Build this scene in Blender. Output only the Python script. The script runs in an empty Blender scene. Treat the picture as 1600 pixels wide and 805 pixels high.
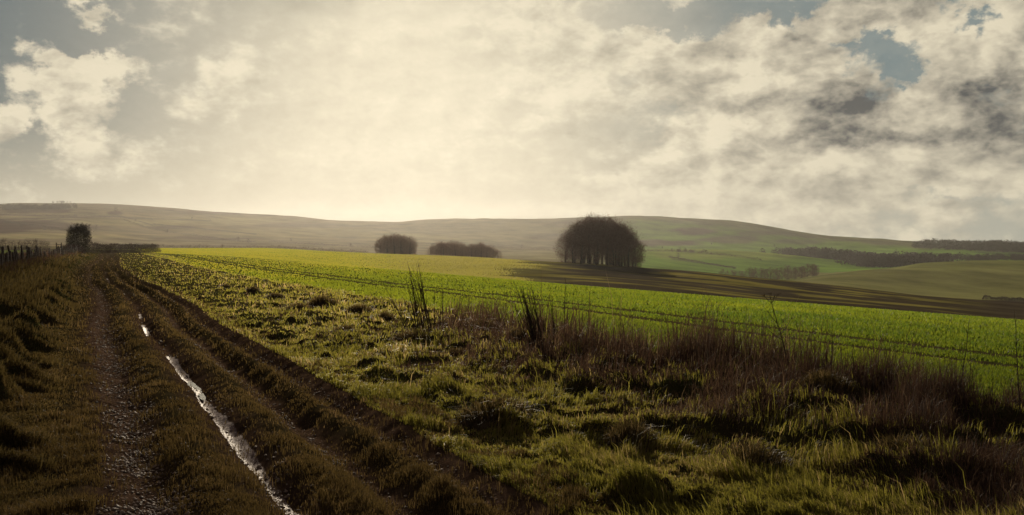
import bpy, math, random
import numpy as np

random.seed(7)
RNG = np.random.default_rng(11)
R = math.radians
scene = bpy.context.scene
col = scene.collection

# ------------------------------------------------------------------ camera
FPX = 1386.0            # focal length in pixels of a 1600 wide frame (60 degrees)
HOR = 385.0             # row of the level horizon in the 1600x805 frame
EYE = 1.8               # eye height over the track
cam_data = bpy.data.cameras.new('camera')
cam_data.sensor_width = 36.0
cam_data.lens = 36.0 * FPX / 1600.0
cam_data.clip_start = 0.1
cam_data.clip_end = 30000
cam = bpy.data.objects.new('camera', cam_data)
col.objects.link(cam)
cam.location = (0, 0, EYE)
cam.rotation_euler = (R(90) - math.atan((402.5 - HOR) / FPX), 0, 0)
scene.camera = cam

# ------------------------------------------------------------------ exposure
vs = scene.view_settings
scene.display_settings.display_device = 'sRGB'
vs.view_transform = 'Standard'
vs.look = 'None'
vs.gamma = 1.0
vs.use_curve_mapping = False
vs.exposure = 0.75
scene.cycles.use_denoising = True
scene.cycles.denoiser = 'OPENIMAGEDENOISE'
scene.cycles.denoising_input_passes = 'RGB_ALBEDO_NORMAL'
scene.cycles.denoising_prefilter = 'ACCURATE'
scene.cycles.max_bounces = 6
scene.cycles.diffuse_bounces = 3
scene.cycles.transmission_bounces = 3
scene.cycles.volume_bounces = 1
scene.cycles.sample_clamp_indirect = 4.0

# ------------------------------------------------------------------ sun and sky
SUN_AZ, SUN_EL = -8.0, 17.0       # degrees, azimuth from +Y towards +X
sd = bpy.data.lights.new('sun', 'SUN')
sd.energy = 3.6
sd.angle = R(0.5)
sd.color = (1.0, 0.85, 0.64)
sun = bpy.data.objects.new('sun', sd)
col.objects.link(sun)
sun.rotation_euler = (R(90 - SUN_EL), 0, R(180 - SUN_AZ))
sun.location = (-60, 400, 120)


class NT:
    """small helper to write node trees"""
    def __init__(s, tree):
        s.t = tree
        s.n = tree.nodes
        s.l = tree.links

    def put(s, v, sock):
        if v is None:
            return
        if isinstance(v, bpy.types.NodeSocket):
            s.l.new(v, sock)
        else:
            if sock.type == 'RGBA' and hasattr(v, '__len__') and len(v) == 3:
                v = (*v, 1.0)
            sock.default_value = v

    def math(s, op, a, b=None, c=None, clamp=False):
        n = s.n.new('ShaderNodeMath')
        n.operation = op
        n.use_clamp = clamp
        for i, v in enumerate((a, b, c)):
            s.put(v, n.inputs[i])
        return n.outputs[0]

    def vec(s, op, a, b=None, out=0):
        n = s.n.new('ShaderNodeVectorMath')
        n.operation = op
        s.put(a, n.inputs[0])
        s.put(b, n.inputs[1])
        return n.outputs[out]

    def scale(s, a, k):
        n = s.n.new('ShaderNodeVectorMath')
        n.operation = 'SCALE'
        s.put(a, n.inputs[0])
        s.put(k, n.inputs['Scale'])
        return n.outputs[0]

    def mix(s, f, a, b, blend='MIX'):
        n = s.n.new('ShaderNodeMix')
        n.data_type = 'RGBA'
        n.blend_type = blend
        s.put(f, n.inputs[0])
        s.put(a, n.inputs[6])
        s.put(b, n.inputs[7])
        return n.outputs[2]

    def ramp(s, x, lo, hi, a=0.0, b=1.0, smooth=True):
        n = s.n.new('ShaderNodeMapRange')
        n.interpolation_type = 'SMOOTHSTEP' if smooth else 'LINEAR'
        for k, v in zip(('Value', 'From Min', 'From Max', 'To Min', 'To Max'), (x, lo, hi, a, b)):
            s.put(v, n.inputs[k])
        return n.outputs[0]

    def noise(s, v, scale, detail=4, rough=0.5, out=0, dist=0.0):
        n = s.n.new('ShaderNodeTexNoise')
        s.put(v, n.inputs['Vector'])
        n.inputs['Scale'].default_value = scale
        n.inputs['Detail'].default_value = detail
        n.inputs['Roughness'].default_value = rough
        n.inputs['Distortion'].default_value = dist
        return n.outputs[out]

    def comb(s, x, y, z):
        n = s.n.new('ShaderNodeCombineXYZ')
        for i, v in enumerate((x, y, z)):
            s.put(v, n.inputs[i])
        return n.outputs[0]

    def sep(s, v):
        n = s.n.new('ShaderNodeSeparateXYZ')
        s.put(v, n.inputs[0])
        return n.outputs

    def attr(s, name, out='Fac'):
        n = s.n.new('ShaderNodeAttribute')
        n.attribute_name = name
        return n.outputs[out]


def sky_dir(px, py):
    """azimuth and elevation of a direction given in photo pixels"""
    az = math.atan((px - 800) / FPX)
    return az, math.atan((HOR - py) / FPX * math.cos(az))


def build_sky():
    w = bpy.data.worlds.new('World')
    scene.world = w
    w.use_nodes = True
    t = NT(w.node_tree)
    t.n.clear()
    out = t.n.new('ShaderNodeOutputWorld')
    bg = t.n.new('ShaderNodeBackground')
    bg.inputs['Strength'].default_value = 0.095
    t.l.new(bg.outputs[0], out.inputs[0])
    sky = t.n.new('ShaderNodeTexSky')
    sky.sky_type = 'NISHITA'
    sky.sun_disc = False
    sky.sun_elevation = R(SUN_EL)
    sky.sun_rotation = R(SUN_AZ)
    sky.altitude = 200
    sky.dust_density = 1.5
    tc = t.n.new('ShaderNodeTexCoord')
    x, y, z = t.sep(tc.outputs['Generated'])
    az = t.math('ARCTAN2', x, y)
    el = t.math('ARCSINE', z)
    v = t.comb(az, t.math('MULTIPLY', el, 1.25), 0.0)
    # ragged edges: two scales of domain warping
    w1 = t.scale(t.vec('SUBTRACT', t.noise(v, 13, 4, .6, out=1), (.5, .5, .5)), .085)
    w2 = t.scale(t.vec('SUBTRACT', t.noise(v, 40, 6, .66, out=1), (.5, .5, .5)), .062)
    vw = t.vec('ADD', t.vec('ADD', v, w1), w2)

    vd = t.vec('ADD', t.vec('ADD', v, t.scale(w1, .75)), t.scale(w2, .55))

    def blobs(lst, vw=vw, ext=1.5):
        acc = None
        for (px, py, rx, ry, wt) in lst:
            a, e = sky_dir(px, py)
            m = t.n.new('ShaderNodeMapping')
            m.vector_type = 'POINT'
            sx, sy = FPX / (rx * ext), FPX / (ry * ext) / 1.25
            m.inputs['Scale'].default_value = (sx, sy, 1)
            m.inputs['Location'].default_value = (-a * sx, -e * 1.25 * sy, 0)
            t.l.new(vw, m.inputs['Vector'])
            g = t.n.new('ShaderNodeTexGradient')
            g.gradient_type = 'SPHERICAL'
            t.l.new(m.outputs[0], g.inputs[0])
            acc = t.math('MULTIPLY_ADD', g.outputs['Fac'], wt, acc if acc is not None else 0.0)
        return acc

    bright = blobs([
        (148, 18, 26, 13, .8), (48, 72, 18, 12, .5), (45, 130, 34, 26, .9), (110, 108, 36, 24, .9),
        (130, 145, 40, 40, .9), (168, 98, 40, 18, .8), (6, 205, 26, 36, 1.0), (75, 185, 26, 16, .6),
        (128, 228, 34, 30, .6), (372, 118, 40, 20, .35), (320, 180, 80, 30, .35), (230, 240, 70, 40, .35),
        (40, 270, 50, 25, .3),
        (1215, 60, 40, 26, .8), (1255, 58, 40, 26, .9), (1300, 95, 50, 45, .9), (1195, 95, 60, 50, .7),
        (1090, 95, 80, 50, .7), (950, 90, 150, 70, .5), (830, 60, 120, 60, .5), (1180, 150, 120, 60, .6),
        (1320, 30, 50, 40, .8), (1420, 20, 60, 40, .8), (1545, 20, 60, 40, .8), (1490, 75, 60, 25, .5),
        (1450, 125, 40, 34, .7), (1545, 110, 50, 25, .5), (1300, 195, 150, 50, .6), (1470, 210, 90, 50, .6),
        (1100, 230, 150, 50, .5), (1400, 260, 150, 45, .4), (1200, 290, 200, 45, .4), (1000, 300, 200, 50, .35),
        (1550, 255, 60, 35, .4)])
    dark = blobs([
        (1285, 150, 50, 40, .95), (1340, 165, 60, 25, .8), (1390, 168, 36, 10, .7), (1545, 165, 38, 30, 1.1),
        (1505, 142, 30, 16, .9), (1565, 200, 24, 20, .8), (1030, 140, 50, 18, .75), (1105, 165, 50, 15, .8),
        (1150, 182, 22, 10, .7), (945, 215, 62, 20, .8), (1000, 212, 30, 16, .5), (1072, 218, 32, 14, .55),
        (1420, 25, 36, 24, .9), (1596, 130, 22, 18, .9), (1470, 218, 38, 14, .65), (1290, 300, 40, 18, .55),
        (1375, 315, 60, 12, .45), (1540, 320, 50, 14, .5), (1400, 214, 90, 8, .6), (1330, 212, 60, 6, .5),
        (430, 225, 56, 16, .3), (4, 215, 12, 22, .6), (108, 148, 24, 22, .35), (1210, 230, 40, 16, .4),
        (1598, 220, 20, 18, .6), (1590, 20, 18, 20, .5), (1240, 60, 26, 9, .35), (1180, 20, 60, 14, .3), (1330, 345, 80, 10, .35), (1480, 260, 50, 12, .45), (880, 205, 40, 10, .4)], vd, 2.05)
    gap = blobs([
        (1352, 78, 40, 14, .7), (1380, 98, 34, 24, .8), (1398, 120, 16, 18, .7), (1480, 10, 20, 12, .8), (1512, 38, 20, 10, .9), (1130, 10, 150, 24, .8),
        (1030, 26, 90, 20, .7), (960, 14, 80, 24, .5), (1526, 60, 12, 9, .6), (1415, 112, 26, 10, .6), (1568, 300, 60, 16, .5),
        (1255, 14, 24, 16, .6), (1200, 28, 30, 12, .6), (1330, 66, 20, 8, .5), (1480, 300, 40, 8, .3), (1590, 340, 40, 14, .4)])
    def billow(dx, dy):
        q = t.vec('ADD', t.comb(az, t.math('MULTIPLY', el, 1.6), 3.7), (dx, dy, 0))
        qw = t.vec('ADD', q, t.scale(t.vec('SUBTRACT', t.noise(q, 16, 4, .6, out=1), (.5, .5, .5)), .075))
        a1 = t.noise(q, 9, 4, .5)
        vo = t.n.new('ShaderNodeTexVoronoi')
        vo.feature = 'F1'
        vo.inputs['Scale'].default_value = 15
        vo.inputs['Detail'].default_value = 2.0
        vo.inputs['Roughness'].default_value = .55
        vo.inputs['Lacunarity'].default_value = 2.3
        vo.normalize = True
        t.l.new(qw, vo.inputs['Vector'])
        puff = t.math('MULTIPLY_ADD', vo.outputs['Distance'], -1.5, 1.02)     # cauliflower heads
        a2 = t.math('MULTIPLY_ADD', t.noise(q, 20, 6, .58, dist=.2), .45, t.math('MULTIPLY', puff, .55))
        return a1, a2, t.math('MULTIPLY_ADD', a2, .80, t.math('MULTIPLY', a1, .5))
    n1, n2, f0 = billow(0, 0)
    _, _, f1 = billow(-.013, .022)
    n3 = t.noise(t.comb(az, t.math('MULTIPLY', el, 1.5), 5.3), 70, 6, .65)
    relief = t.math('SUBTRACT', f0, f1)               # bright on the side that faces the sun
    right = t.ramp(az, -.20, .22)
    dens = t.math('MULTIPLY_ADD', right, .16, t.math('MULTIPLY', t.math('SUBTRACT', n1, .5), 1.2))
    dens = t.math('ADD', dens, t.math('MULTIPLY', bright, .75))
    dens = t.math('MULTIPLY_ADD', t.math('SUBTRACT', n2, .5), .95, dens)
    dens = t.math('MULTIPLY_ADD', t.math('SUBTRACT', n3, .5), .35, dens)
    cover = t.ramp(dens, .05, .44)
    gp = t.math('MULTIPLY_ADD', t.math('SUBTRACT', n2, .5), .9, t.math('MULTIPLY', gap, 1.15))
    gp = t.math('MULTIPLY_ADD', t.math('SUBTRACT', n3, .5), .7, gp)
    cover = t.math('MULTIPLY', cover, t.ramp(gp, .12, .85, 1.0, .08))
    # thick parts are grey, thin rims pass the light
    dk = t.math('MULTIPLY_ADD', t.math('SUBTRACT', n2, .50), .9, t.math('MULTIPLY', dark, .66))
    dk = t.math('MULTIPLY_ADD', t.math('SUBTRACT', n3, .50), .45, dk)
    dk = t.math('MULTIPLY_ADD', relief, -3.6, dk)
    dk = t.math('MULTIPLY_ADD', t.math('SUBTRACT', n1, .5), .5, dk)
    dk = t.math('MULTIPLY_ADD', right, .10, dk)
    dk = t.ramp(dk, -.12, 1.12, smooth=False)
    # haze brightening around the low sun
    ga, ge = sky_dir(655, 110)
    gd = t.vec('LENGTH', t.vec('MULTIPLY', t.vec('SUBTRACT', t.comb(az, el, 0), (ga, ge, 0)), (1.0, .85, 1)), out=1)
    glow = t.ramp(gd, .32, -.05)
    low = t.ramp(el, .15, -.01)
    # clear air: the Nishita sky toned towards the muted blue of a hazy winter day
    blue = t.mix(1.0, sky.outputs[0], (.15, .14, .125), 'MULTIPLY')
    blue = t.mix(.70, blue, (.68, .98, 1.10))
    blue = t.mix(t.ramp(az, .0, .45, 0, .55), blue, (1.42, 1.80, 1.78))
    cream = (4.5, 4.03, 3.0)
    air = t.mix(t.math('MULTIPLY', low, t.ramp(az, .45, -.1, .45, .85)), blue, (3.3, 3.0, 2.25))
    air = t.mix(t.ramp(gd, .44, .0), air, cream)
    lit = t.mix(glow, (4.6, 4.1, 3.05), (4.8, 4.3, 3.2))
    shade = t.mix(t.ramp(gd, .46, .05), (.55, .56, .55), (2.9, 2.65, 2.0))
    cloud = t.mix(dk, lit, shade)
    cloud = t.mix(t.math('MULTIPLY', low, .40), cloud, (2.9, 2.7, 2.1))
    soft = t.math('MULTIPLY', cover, t.math('MULTIPLY_ADD', glow, -.30, 1.0))
    c = t.mix(soft, air, cloud)
    k = t.math('MULTIPLY_ADD', t.math('MULTIPLY', relief, t.ramp(gd, .5, .1)), .45, 1.0)
    k = t.math('MULTIPLY_ADD', t.math('MULTIPLY', t.math('SUBTRACT', n3, .5), t.ramp(el, .30, .2)), .16, k)
    c = t.mix(1.0, c, t.comb(k, k, k), 'MULTIPLY')
    # overhead and behind the viewer the cloud cover is thicker and duller
    back = t.math('MAXIMUM', t.ramp(el, .34, .8), t.ramp(y, .35, -.25))
    c = t.mix(t.math('MULTIPLY', back, .85), c, (.52, .37, .34))
    nearsun = t.math('MULTIPLY', t.ramp(el, .11, -.01), t.ramp(gd, .62, .12))
    c = t.mix(t.math('MULTIPLY', nearsun, .75), c, (2.2, 2.0, 1.55))
    t.l.new(c, bg.inputs['Color'])


build_sky()
#SKYCUT
# ------------------------------------------------------------------ numpy noise


def _hash(ix, iy, seed):
    h = (ix.astype(np.int64) * 374761393 + iy.astype(np.int64) * 668265263 + seed * 974634541) & 0x7fffffff
    h = ((h ^ (h >> 13)) * 1274126177) & 0x7fffffff
    h = h ^ (h >> 16)
    return (h & 0xffff) / 65535.0


def vnoise(x, y, seed=0):
    ix, iy = np.floor(x), np.floor(y)
    fx, fy = x - ix, y - iy
    fx = fx * fx * fx * (fx * (fx * 6 - 15) + 10)
    fy = fy * fy * fy * (fy * (fy * 6 - 15) + 10)
    a, b = _hash(ix, iy, seed), _hash(ix + 1, iy, seed)
    c, d = _hash(ix, iy + 1, seed), _hash(ix + 1, iy + 1, seed)
    return (a + (b - a) * fx) * (1 - fy) + (c + (d - c) * fx) * fy


def fbm(x, y, seed=0, octv=4, gain=.5):
    s, a, n = 0, 1.0, 0
    for i in range(octv):
        s = s + a * vnoise(x * 2 ** i + 17.3 * i, y * 2 ** i - 9.1 * i, seed + i)
        n += a
        a *= gain
    return s / n          # about 0..1, mean .5


def sst(x, a, b):
    t = np.clip((x - a) / (b - a), 0, 1)
    return t * t * (3 - 2 * t)


# ------------------------------------------------------------------ terrain
ROWS = np.array([60, 100, 150, 220, 300, 360, 450, 600, 800, 1000, 1200, 1400, 1700, 2000, 2400, 2900, 3400, 4500.])
TAB = {
    -500: (400, 396, 394, 392, 390, 389, 386, 384, 382, 379, 374, 366, 353, 338, 326, 321, 328, 360),
    0:    (415, 403, 398, 394, 391, 389, 386, 384, 382, 378, 372, 362, 348, 336, 325, 320, 327, 360),
    100:  (415, 403, 398, 395, 392, 390, 387, 385, 385, 381, 375, 366, 353, 340, 326, 318, 325, 360),
    240:  (417, 406, 400, 397, 392, 390, 388, 388, 393, 392, 387, 380, 369, 355, 337, 323, 330, 360),
    400:  (425, 414, 409, 406, 398, 394, 390, 388, 393, 392, 389, 385, 378, 367, 351, 336, 342, 365),
    600:  (435, 427, 424, 421, 410, 402, 397, 399, 402, 400, 397, 393, 387, 379, 365, 346, 352, 370),
    720:  (441, 434, 435, 428, 413, 405, 401, 403, 405, 402, 399, 396, 390, 382, 367, 341, 349, 372),
    800:  (445, 440, 443, 432, 414, 407, 406, 408, 408, 403, 400, 397, 392, 386, 370, 342, 350, 375),
    937:  (456, 452, 452, 438, 422, 413, 414, 417, 414, 408, 402, 397, 394, 390, 370, 339, 350, 378),
    1000: (461, 458, 456, 442, 428, 418, 421, 424, 422, 416, 405, 395, 390, 392, 370, 336, 352, 378),
    1100: (469, 470, 467, 452, 434, 426, 430, 434, 433, 428, 416, 402, 390, 396, 376, 341, 360, 385),
    1200: (479, 482, 478, 463, 444, 436, 440, 443, 441, 438, 428, 412, 396, 402, 385, 354, 375, 390),
    1300: (488, 494, 490, 472, 454, 446, 452, 449, 438, 427, 432, 420, 405, 412, 395, 371, 385, 392),
    1380: (496, 501, 496, 478, 462, 455, 461, 459, 442, 420, 424, 418, 413, 410, 393, 375, 386, 393),
    1450: (504, 508, 502, 484, 469, 463, 470, 467, 448, 420, 411, 416, 411, 405, 392, 380, 389, 394),
    1600: (519, 524, 516, 497, 481, 472, 480, 475, 453, 425, 406, 412, 408, 402, 394, 385, 392, 396),
    2100: (540, 540, 532, 512, 494, 484, 490, 484, 460, 432, 406, 412, 408, 402, 396, 388, 394, 398),
}
TX = np.array(sorted(TAB))
TV = np.array([TAB[k] for k in TX], float)


def herm(xk, vk, x):
    """monotone-ish cubic interpolation along the first axis of vk, at x"""
    d = np.diff(vk, axis=0) / np.diff(xk)[:, None]
    m = np.zeros_like(vk)
    a, b = d[:-1], d[1:]
    m[1:-1] = np.where(a * b > 0, 2 * a * b / (a + b + 1e-12 * np.sign(a + b + 1e-30)), 0)
    m[0], m[-1] = d[0], d[-1]
    i = np.clip(np.searchsorted(xk, x) - 1, 0, len(xk) - 2)
    h = (xk[i + 1] - xk[i])[:, None]
    t = ((x - xk[i]) / (xk[i + 1] - xk[i]))[:, None]
    return ((2 * t**3 - 3 * t**2 + 1) * vk[i] + (t**3 - 2 * t**2 + t) * h * m[i]
            + (-2 * t**3 + 3 * t**2) * vk[i + 1] + (t**3 - t**2) * h * m[i + 1])


# dense lookup: columns over frame position, rows over log distance
GX = np.linspace(-500, 2100, 521)
GL = np.linspace(math.log(60), math.log(4500), 420)
_c = herm(TX.astype(float), TV, GX)
GRID = herm(np.log(ROWS), _c.T.copy(), GL).T          # [column, row]


def look(px, Y):
    fx = np.clip((px + 500) / 2600 * 520, 0, 519.999)
    fy = np.clip((np.log(np.clip(Y, 60, 4500)) - GL[0]) / (GL[-1] - GL[0]) * 419, 0, 418.999)
    ix, iy = fx.astype(int), fy.astype(int)
    tx, ty = fx - ix, fy - iy
    return ((GRID[ix, iy] * (1 - tx) + GRID[ix + 1, iy] * tx) * (1 - ty)
            + (GRID[ix, iy + 1] * (1 - tx) + GRID[ix + 1, iy + 1] * tx) * ty)


def track_u(X, Y):
    """distance to the right of the middle rut of the track"""
    wob = .10 * np.sin(Y * .21 + 1) + .05 * np.sin(Y * .53) + .35 * np.sin(Y * .045 + 2.2) * sst(Y, 25, 60)
    bend = .03 * np.maximum(0, Y - 90)
    return (X + .478 * Y - 1.425 - wob * sst(Y, 6, 14) - bend) / 1.108


def rut(u, c, w):
    return np.exp(-((u - c) / w) ** 2)


def height(X, Y, fine=True):
    u = track_u(X, Y)
    um = np.maximum(u - .5, 0)
    near = -.0012 * np.minimum(um, 90) ** 2
    # low bank under the fence on the left
    near = near + .32 * sst(-u, 2.2, 5.2) - .10 * sst(-u, 6.5, 12)
    px = np.where(Y > 1, 800 + FPX * X / np.maximum(Y, 1), np.where(X < 0, -500, 2100))
    far = EYE - Y * (look(px, Y) - HOR) / FPX
    roll = sst(Y, 300, 1200)
    far = far + roll * 11.0 * (fbm(X / 260, Y / 260, 40, 4) - .5) * np.clip(Y / 1500, .3, 1.5)
    far = far + sst(Y, 80, 250) * .5 * (fbm(X / 30, Y / 60, 50, 3) - .5)
    t = np.maximum(sst(u, 36, 70) * sst(Y, 8, 40), sst(Y, 150, 330))
    z = near * (1 - t) + far * t
    if fine:
        lod = 1 - sst(Y, 120, 260)
        n1 = fbm(X * 1.1, Y * 1.1, 1, 3)
        n2 = fbm(X * 2.6, Y * 2.6, 5, 3)
        n3 = fbm(X * 9, Y * 9, 9, 2)
        # track: three ruts, a fainter fourth, raised grassy crowns between them
        tr = np.exp(-((u - .05) / 2.1) ** 4)
        wet = .5 + .5 * np.sin(Y * .35 + 1.1)
        uo = u
        u = u + .14 * (fbm(X * .7, Y * .5, 190, 3) - .5) * tr + .05 * (n2 - .5) * tr
        d = (-.09 * rut(u, -.88, .22) - .10 * rut(u, 0, .15) - (.14 + .05 * n1) * rut(u, .80, .27)
             - .06 * rut(u, 1.28, .12) - .035 * rut(u, -1.9, .25))
        d = d + .035 * rut(u, .40, .17) + .04 * rut(u, 1.08, .13) + .05 * rut(u, -.45, .2) + .07 * rut(u, 1.55, .2)
        u = uo
        d = d * (.5 + 1.0 * fbm(X * .9, Y * .45, 191, 3)) + (n3 - .5) * .025 + (n2 - .5) * .05
        # verges: tussocks
        vr = sst(u, 1.4, 2.4) * (1 - sst(u, 7.2, 8.0))
        tus = sst(fbm(X * 1.7 + .8 * n1, Y * 2.3 + .8 * n2, 27, 4, .62), .46, .74) * .13 + (n1 - .45) * .12 + (n3 - .5) * .05
        near_boost = 1 + .7 * sst(u, 3, 5.5) * (1 - sst(Y, 12, 24))
        vl = sst(-u, 1.5, 2.4)
        # the left verge lies in low waves combed over by the wind
        cs = (X * .9 + Y * .43)
        ct = (Y * .9 - X * .43)
        wav = sst(fbm(cs * .6, ct * 2.1, 23, 3), .44, .66) * .42 + (n1 - .5) * .22 + (n2 - .5) * .12
        d = d * tr + vr * tus * near_boost + vl * wav * (1 - sst(-u, 10, 20))
        fl = sst(u, 7.6, 8.6)
        d = d + fl * (n3 - .5) * .03
        z = z + lod * d
    return z


def zat(x, y):
    return float(height(np.array([float(x)]), np.array([float(y)]))[0])


def at_px(px, Y):
    X = (px - 800) / FPX * Y
    return X, Y, zat(X, Y)


# ------------------------------------------------------------------ mesh helpers
def prop(o, label=None, cat=None, group=None, kind=None):
    if label:
        o['label'] = label
    if cat:
        o['category'] = cat
    if group:
        o['group'] = group
    if kind:
        o['kind'] = kind
    return o


def np_mesh(name, verts, tris, mats=None, mat_idx=None, attrs=None, smooth=False):
    me = bpy.data.meshes.new(name)
    verts = np.ascontiguousarray(verts, np.float32)
    tris = np.ascontiguousarray(tris, np.int32)
    k = tris.shape[1]
    me.vertices.add(len(verts))
    me.vertices.foreach_set('co', verts.ravel())
    me.loops.add(tris.size)
    me.loops.foreach_set('vertex_index', tris.ravel())
    me.polygons.add(len(tris))
    me.polygons.foreach_set('loop_start', np.arange(0, tris.size, k, dtype=np.int32))
    if smooth:
        me.polygons.foreach_set('use_smooth', np.ones(len(tris), bool))
    for m in mats or ():
        me.materials.append(m)
    if mat_idx is not None:
        me.polygons.foreach_set('material_index', np.ascontiguousarray(mat_idx, np.int32))
    for an, av in (attrs or {}).items():
        if av.ndim == 1:
            a = me.attributes.new(an, 'FLOAT', 'POINT')
            a.data.foreach_set('value', np.ascontiguousarray(av, np.float32))
        else:
            a = me.attributes.new(an, 'FLOAT_COLOR', 'POINT')
            c = np.ones((len(av), 4), np.float32)
            c[:, :3] = av
            a.data.foreach_set('color', c.ravel())
    me.update(calc_edges=True)
    return me


def link(name, me, parent=None):
    o = bpy.data.objects.new(name, me)
    col.objects.link(o)
    if parent is not None:
        o.parent = parent
    return o


# ------------------------------------------------------------------ materials
def mat(name):
    m = bpy.data.materials.new(name)
    m.use_nodes = True
    t = NT(m.node_tree)
    t.n.clear()
    out = t.n.new('ShaderNodeOutputMaterial')
    return m, t, out


def principled(t, colr, rough=.8, spec=.3, normal=None):
    p = t.n.new('ShaderNodeBsdfPrincipled')
    t.put(colr, p.inputs['Base Color'])
    t.put(rough, p.inputs['Roughness'])
    t.put(spec, p.inputs['Specular IOR Level'])
    if normal is not None:
        t.l.new(normal, p.inputs['Normal'])
    return p


def bump(t, h, strength=.5, dist=.05):
    b = t.n.new('ShaderNodeBump')
    b.inputs['Strength'].default_value = strength
    b.inputs['Distance'].default_value = dist
    t.l.new(h, b.inputs['Height'])
    return b.outputs[0]


def blade_mat(name, dark, mid, dry, trans=.5, rough=.4, spec=.35, tgain=1.7):
    m, t, out = mat(name)
    v = t.attr('tint')
    c = t.mix(t.ramp(v, 0, .55, smooth=False), dark, mid)
    c = t.mix(t.ramp(v, .72, .95), c, dry)
    p = principled(t, c, rough, spec)
    tr = t.n.new('ShaderNodeBsdfTranslucent')
    t.l.new(t.mix(1.0, c, (tgain, tgain, tgain * .8), 'MULTIPLY'), tr.inputs['Color'])
    mx = t.n.new('ShaderNodeMixShader')
    mx.inputs[0].default_value = trans
    t.l.new(p.outputs[0], mx.inputs[1])
    t.l.new(tr.outputs[0], mx.inputs[2])
    t.l.new(mx.outputs[0], out.inputs[0])
    return m


def geo_pos(t):
    return t.n.new('ShaderNodeNewGeometry').outputs['Position']


def make_track_mat():
    m, t, out = mat('track_mud')
    p = geo_pos(t)
    wet = t.attr('wet')
    stone = t.attr('stone')
    grassy = t.attr('grassy')
    n1 = t.noise(p, 5, 6, .6)
    n2 = t.noise(p, 42, 4, .6)
    vo = t.n.new('ShaderNodeTexVoronoi')
    vo.inputs['Scale'].default_value = 26
    t.l.new(p, vo.inputs['Vector'])
    mud = t.mix(t.ramp(n1, .35, .65), (.042, .026, .018), (.100, .063, .042))
    mud = t.mix(t.math('MULTIPLY', grassy, .75), mud, (.034, .030, .012))
    peb = t.mix(t.sep(vo.outputs['Color'])[0], (.08, .056, .042), (.30, .215, .165))
    pm = t.math('MULTIPLY', t.ramp(vo.outputs['Distance'], .40, .22), t.ramp(t.math('MULTIPLY_ADD', grassy, -.6, t.math('ADD', stone, t.math('MULTIPLY', n1, .5))), .50, .90))
    c = t.mix(pm, mud, peb)
    chalk = t.mix(t.ramp(n2, .35, .7), (.11, .070, .056), (.30, .195, .158))
    wm = t.ramp(t.math('MULTIPLY_ADD', t.math('SUBTRACT', n1, .5), .6, wet), .40, .62)
    c = t.mix(wm, c, chalk)
    rough = t.ramp(t.math('MULTIPLY', wm, t.ramp(n2, .3, .6)), 0, 1, .95, .52)
    h = t.math('ADD', t.math('MULTIPLY', n1, .6), t.math('MULTIPLY_ADD', n2, .35, t.math('MULTIPLY', pm, .25)))
    pr = principled(t, c, rough, t.ramp(wm, 0, 1, 0.0, .20), bump(t, h, .7, .035))
    t.l.new(pr.outputs[0], out.inputs[0])
    return m


def make_verge_mat():
    m, t, out = mat('verge_thatch')
    p = geo_pos(t)
    n1 = t.noise(p, 1.3, 5, .6)
    n2 = t.noise(p, 14, 4, .65)
    c = t.mix(t.ramp(n1, .35, .68), (.052, .040, .020), (.050, .056, .016))
    c = t.mix(t.ramp(n2, .5, .75), c, (.105, .075, .040))
    pr = principled(t, c, 1.0, 0.0, bump(t, n2, .9, .08))
    t.l.new(pr.outputs[0], out.inputs[0])
    return m


def make_crop_mat():
    m, t, out = mat('young_crop')
    p = geo_pos(t)
    tram = t.attr('tram')
    n1 = t.noise(p, .11, 4, .55)
    n2 = t.noise(p, 3.5, 5, .6)
    c = t.mix(t.ramp(n1, .35, .68), (.060, .085, .014), (.095, .105, .016))
    c = t.mix(t.ramp(n2, .42, .72), c, (.085, .070, .030))
    c = t.mix(tram, c, (.060, .045, .026))
    pr = principled(t, c, 1.0, 0.0, bump(t, n2, .8, .12))
    t.l.new(pr.outputs[0], out.inputs[0])
    return m


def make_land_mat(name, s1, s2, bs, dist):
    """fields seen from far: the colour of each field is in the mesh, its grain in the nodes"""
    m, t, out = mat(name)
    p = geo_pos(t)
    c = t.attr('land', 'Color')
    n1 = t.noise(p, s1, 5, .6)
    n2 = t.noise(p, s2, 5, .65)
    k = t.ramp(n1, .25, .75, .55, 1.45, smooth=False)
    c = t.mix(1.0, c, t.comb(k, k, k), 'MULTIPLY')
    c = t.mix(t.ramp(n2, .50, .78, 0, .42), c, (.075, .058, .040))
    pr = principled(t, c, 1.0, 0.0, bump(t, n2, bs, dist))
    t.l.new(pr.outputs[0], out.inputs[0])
    return m


def make_bark(name, a, b, sc=6):
    m, t, out = mat(name)
    p = t.n.new('ShaderNodeTexCoord').outputs['Object']
    n = t.noise(p, sc, 5, .6)
    c = t.mix(t.ramp(n, .3, .7), a, b)
    pr = principled(t, c, .85, .2, bump(t, n, .5, .05))
    t.l.new(pr.outputs[0], out.inputs[0])
    return m


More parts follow.
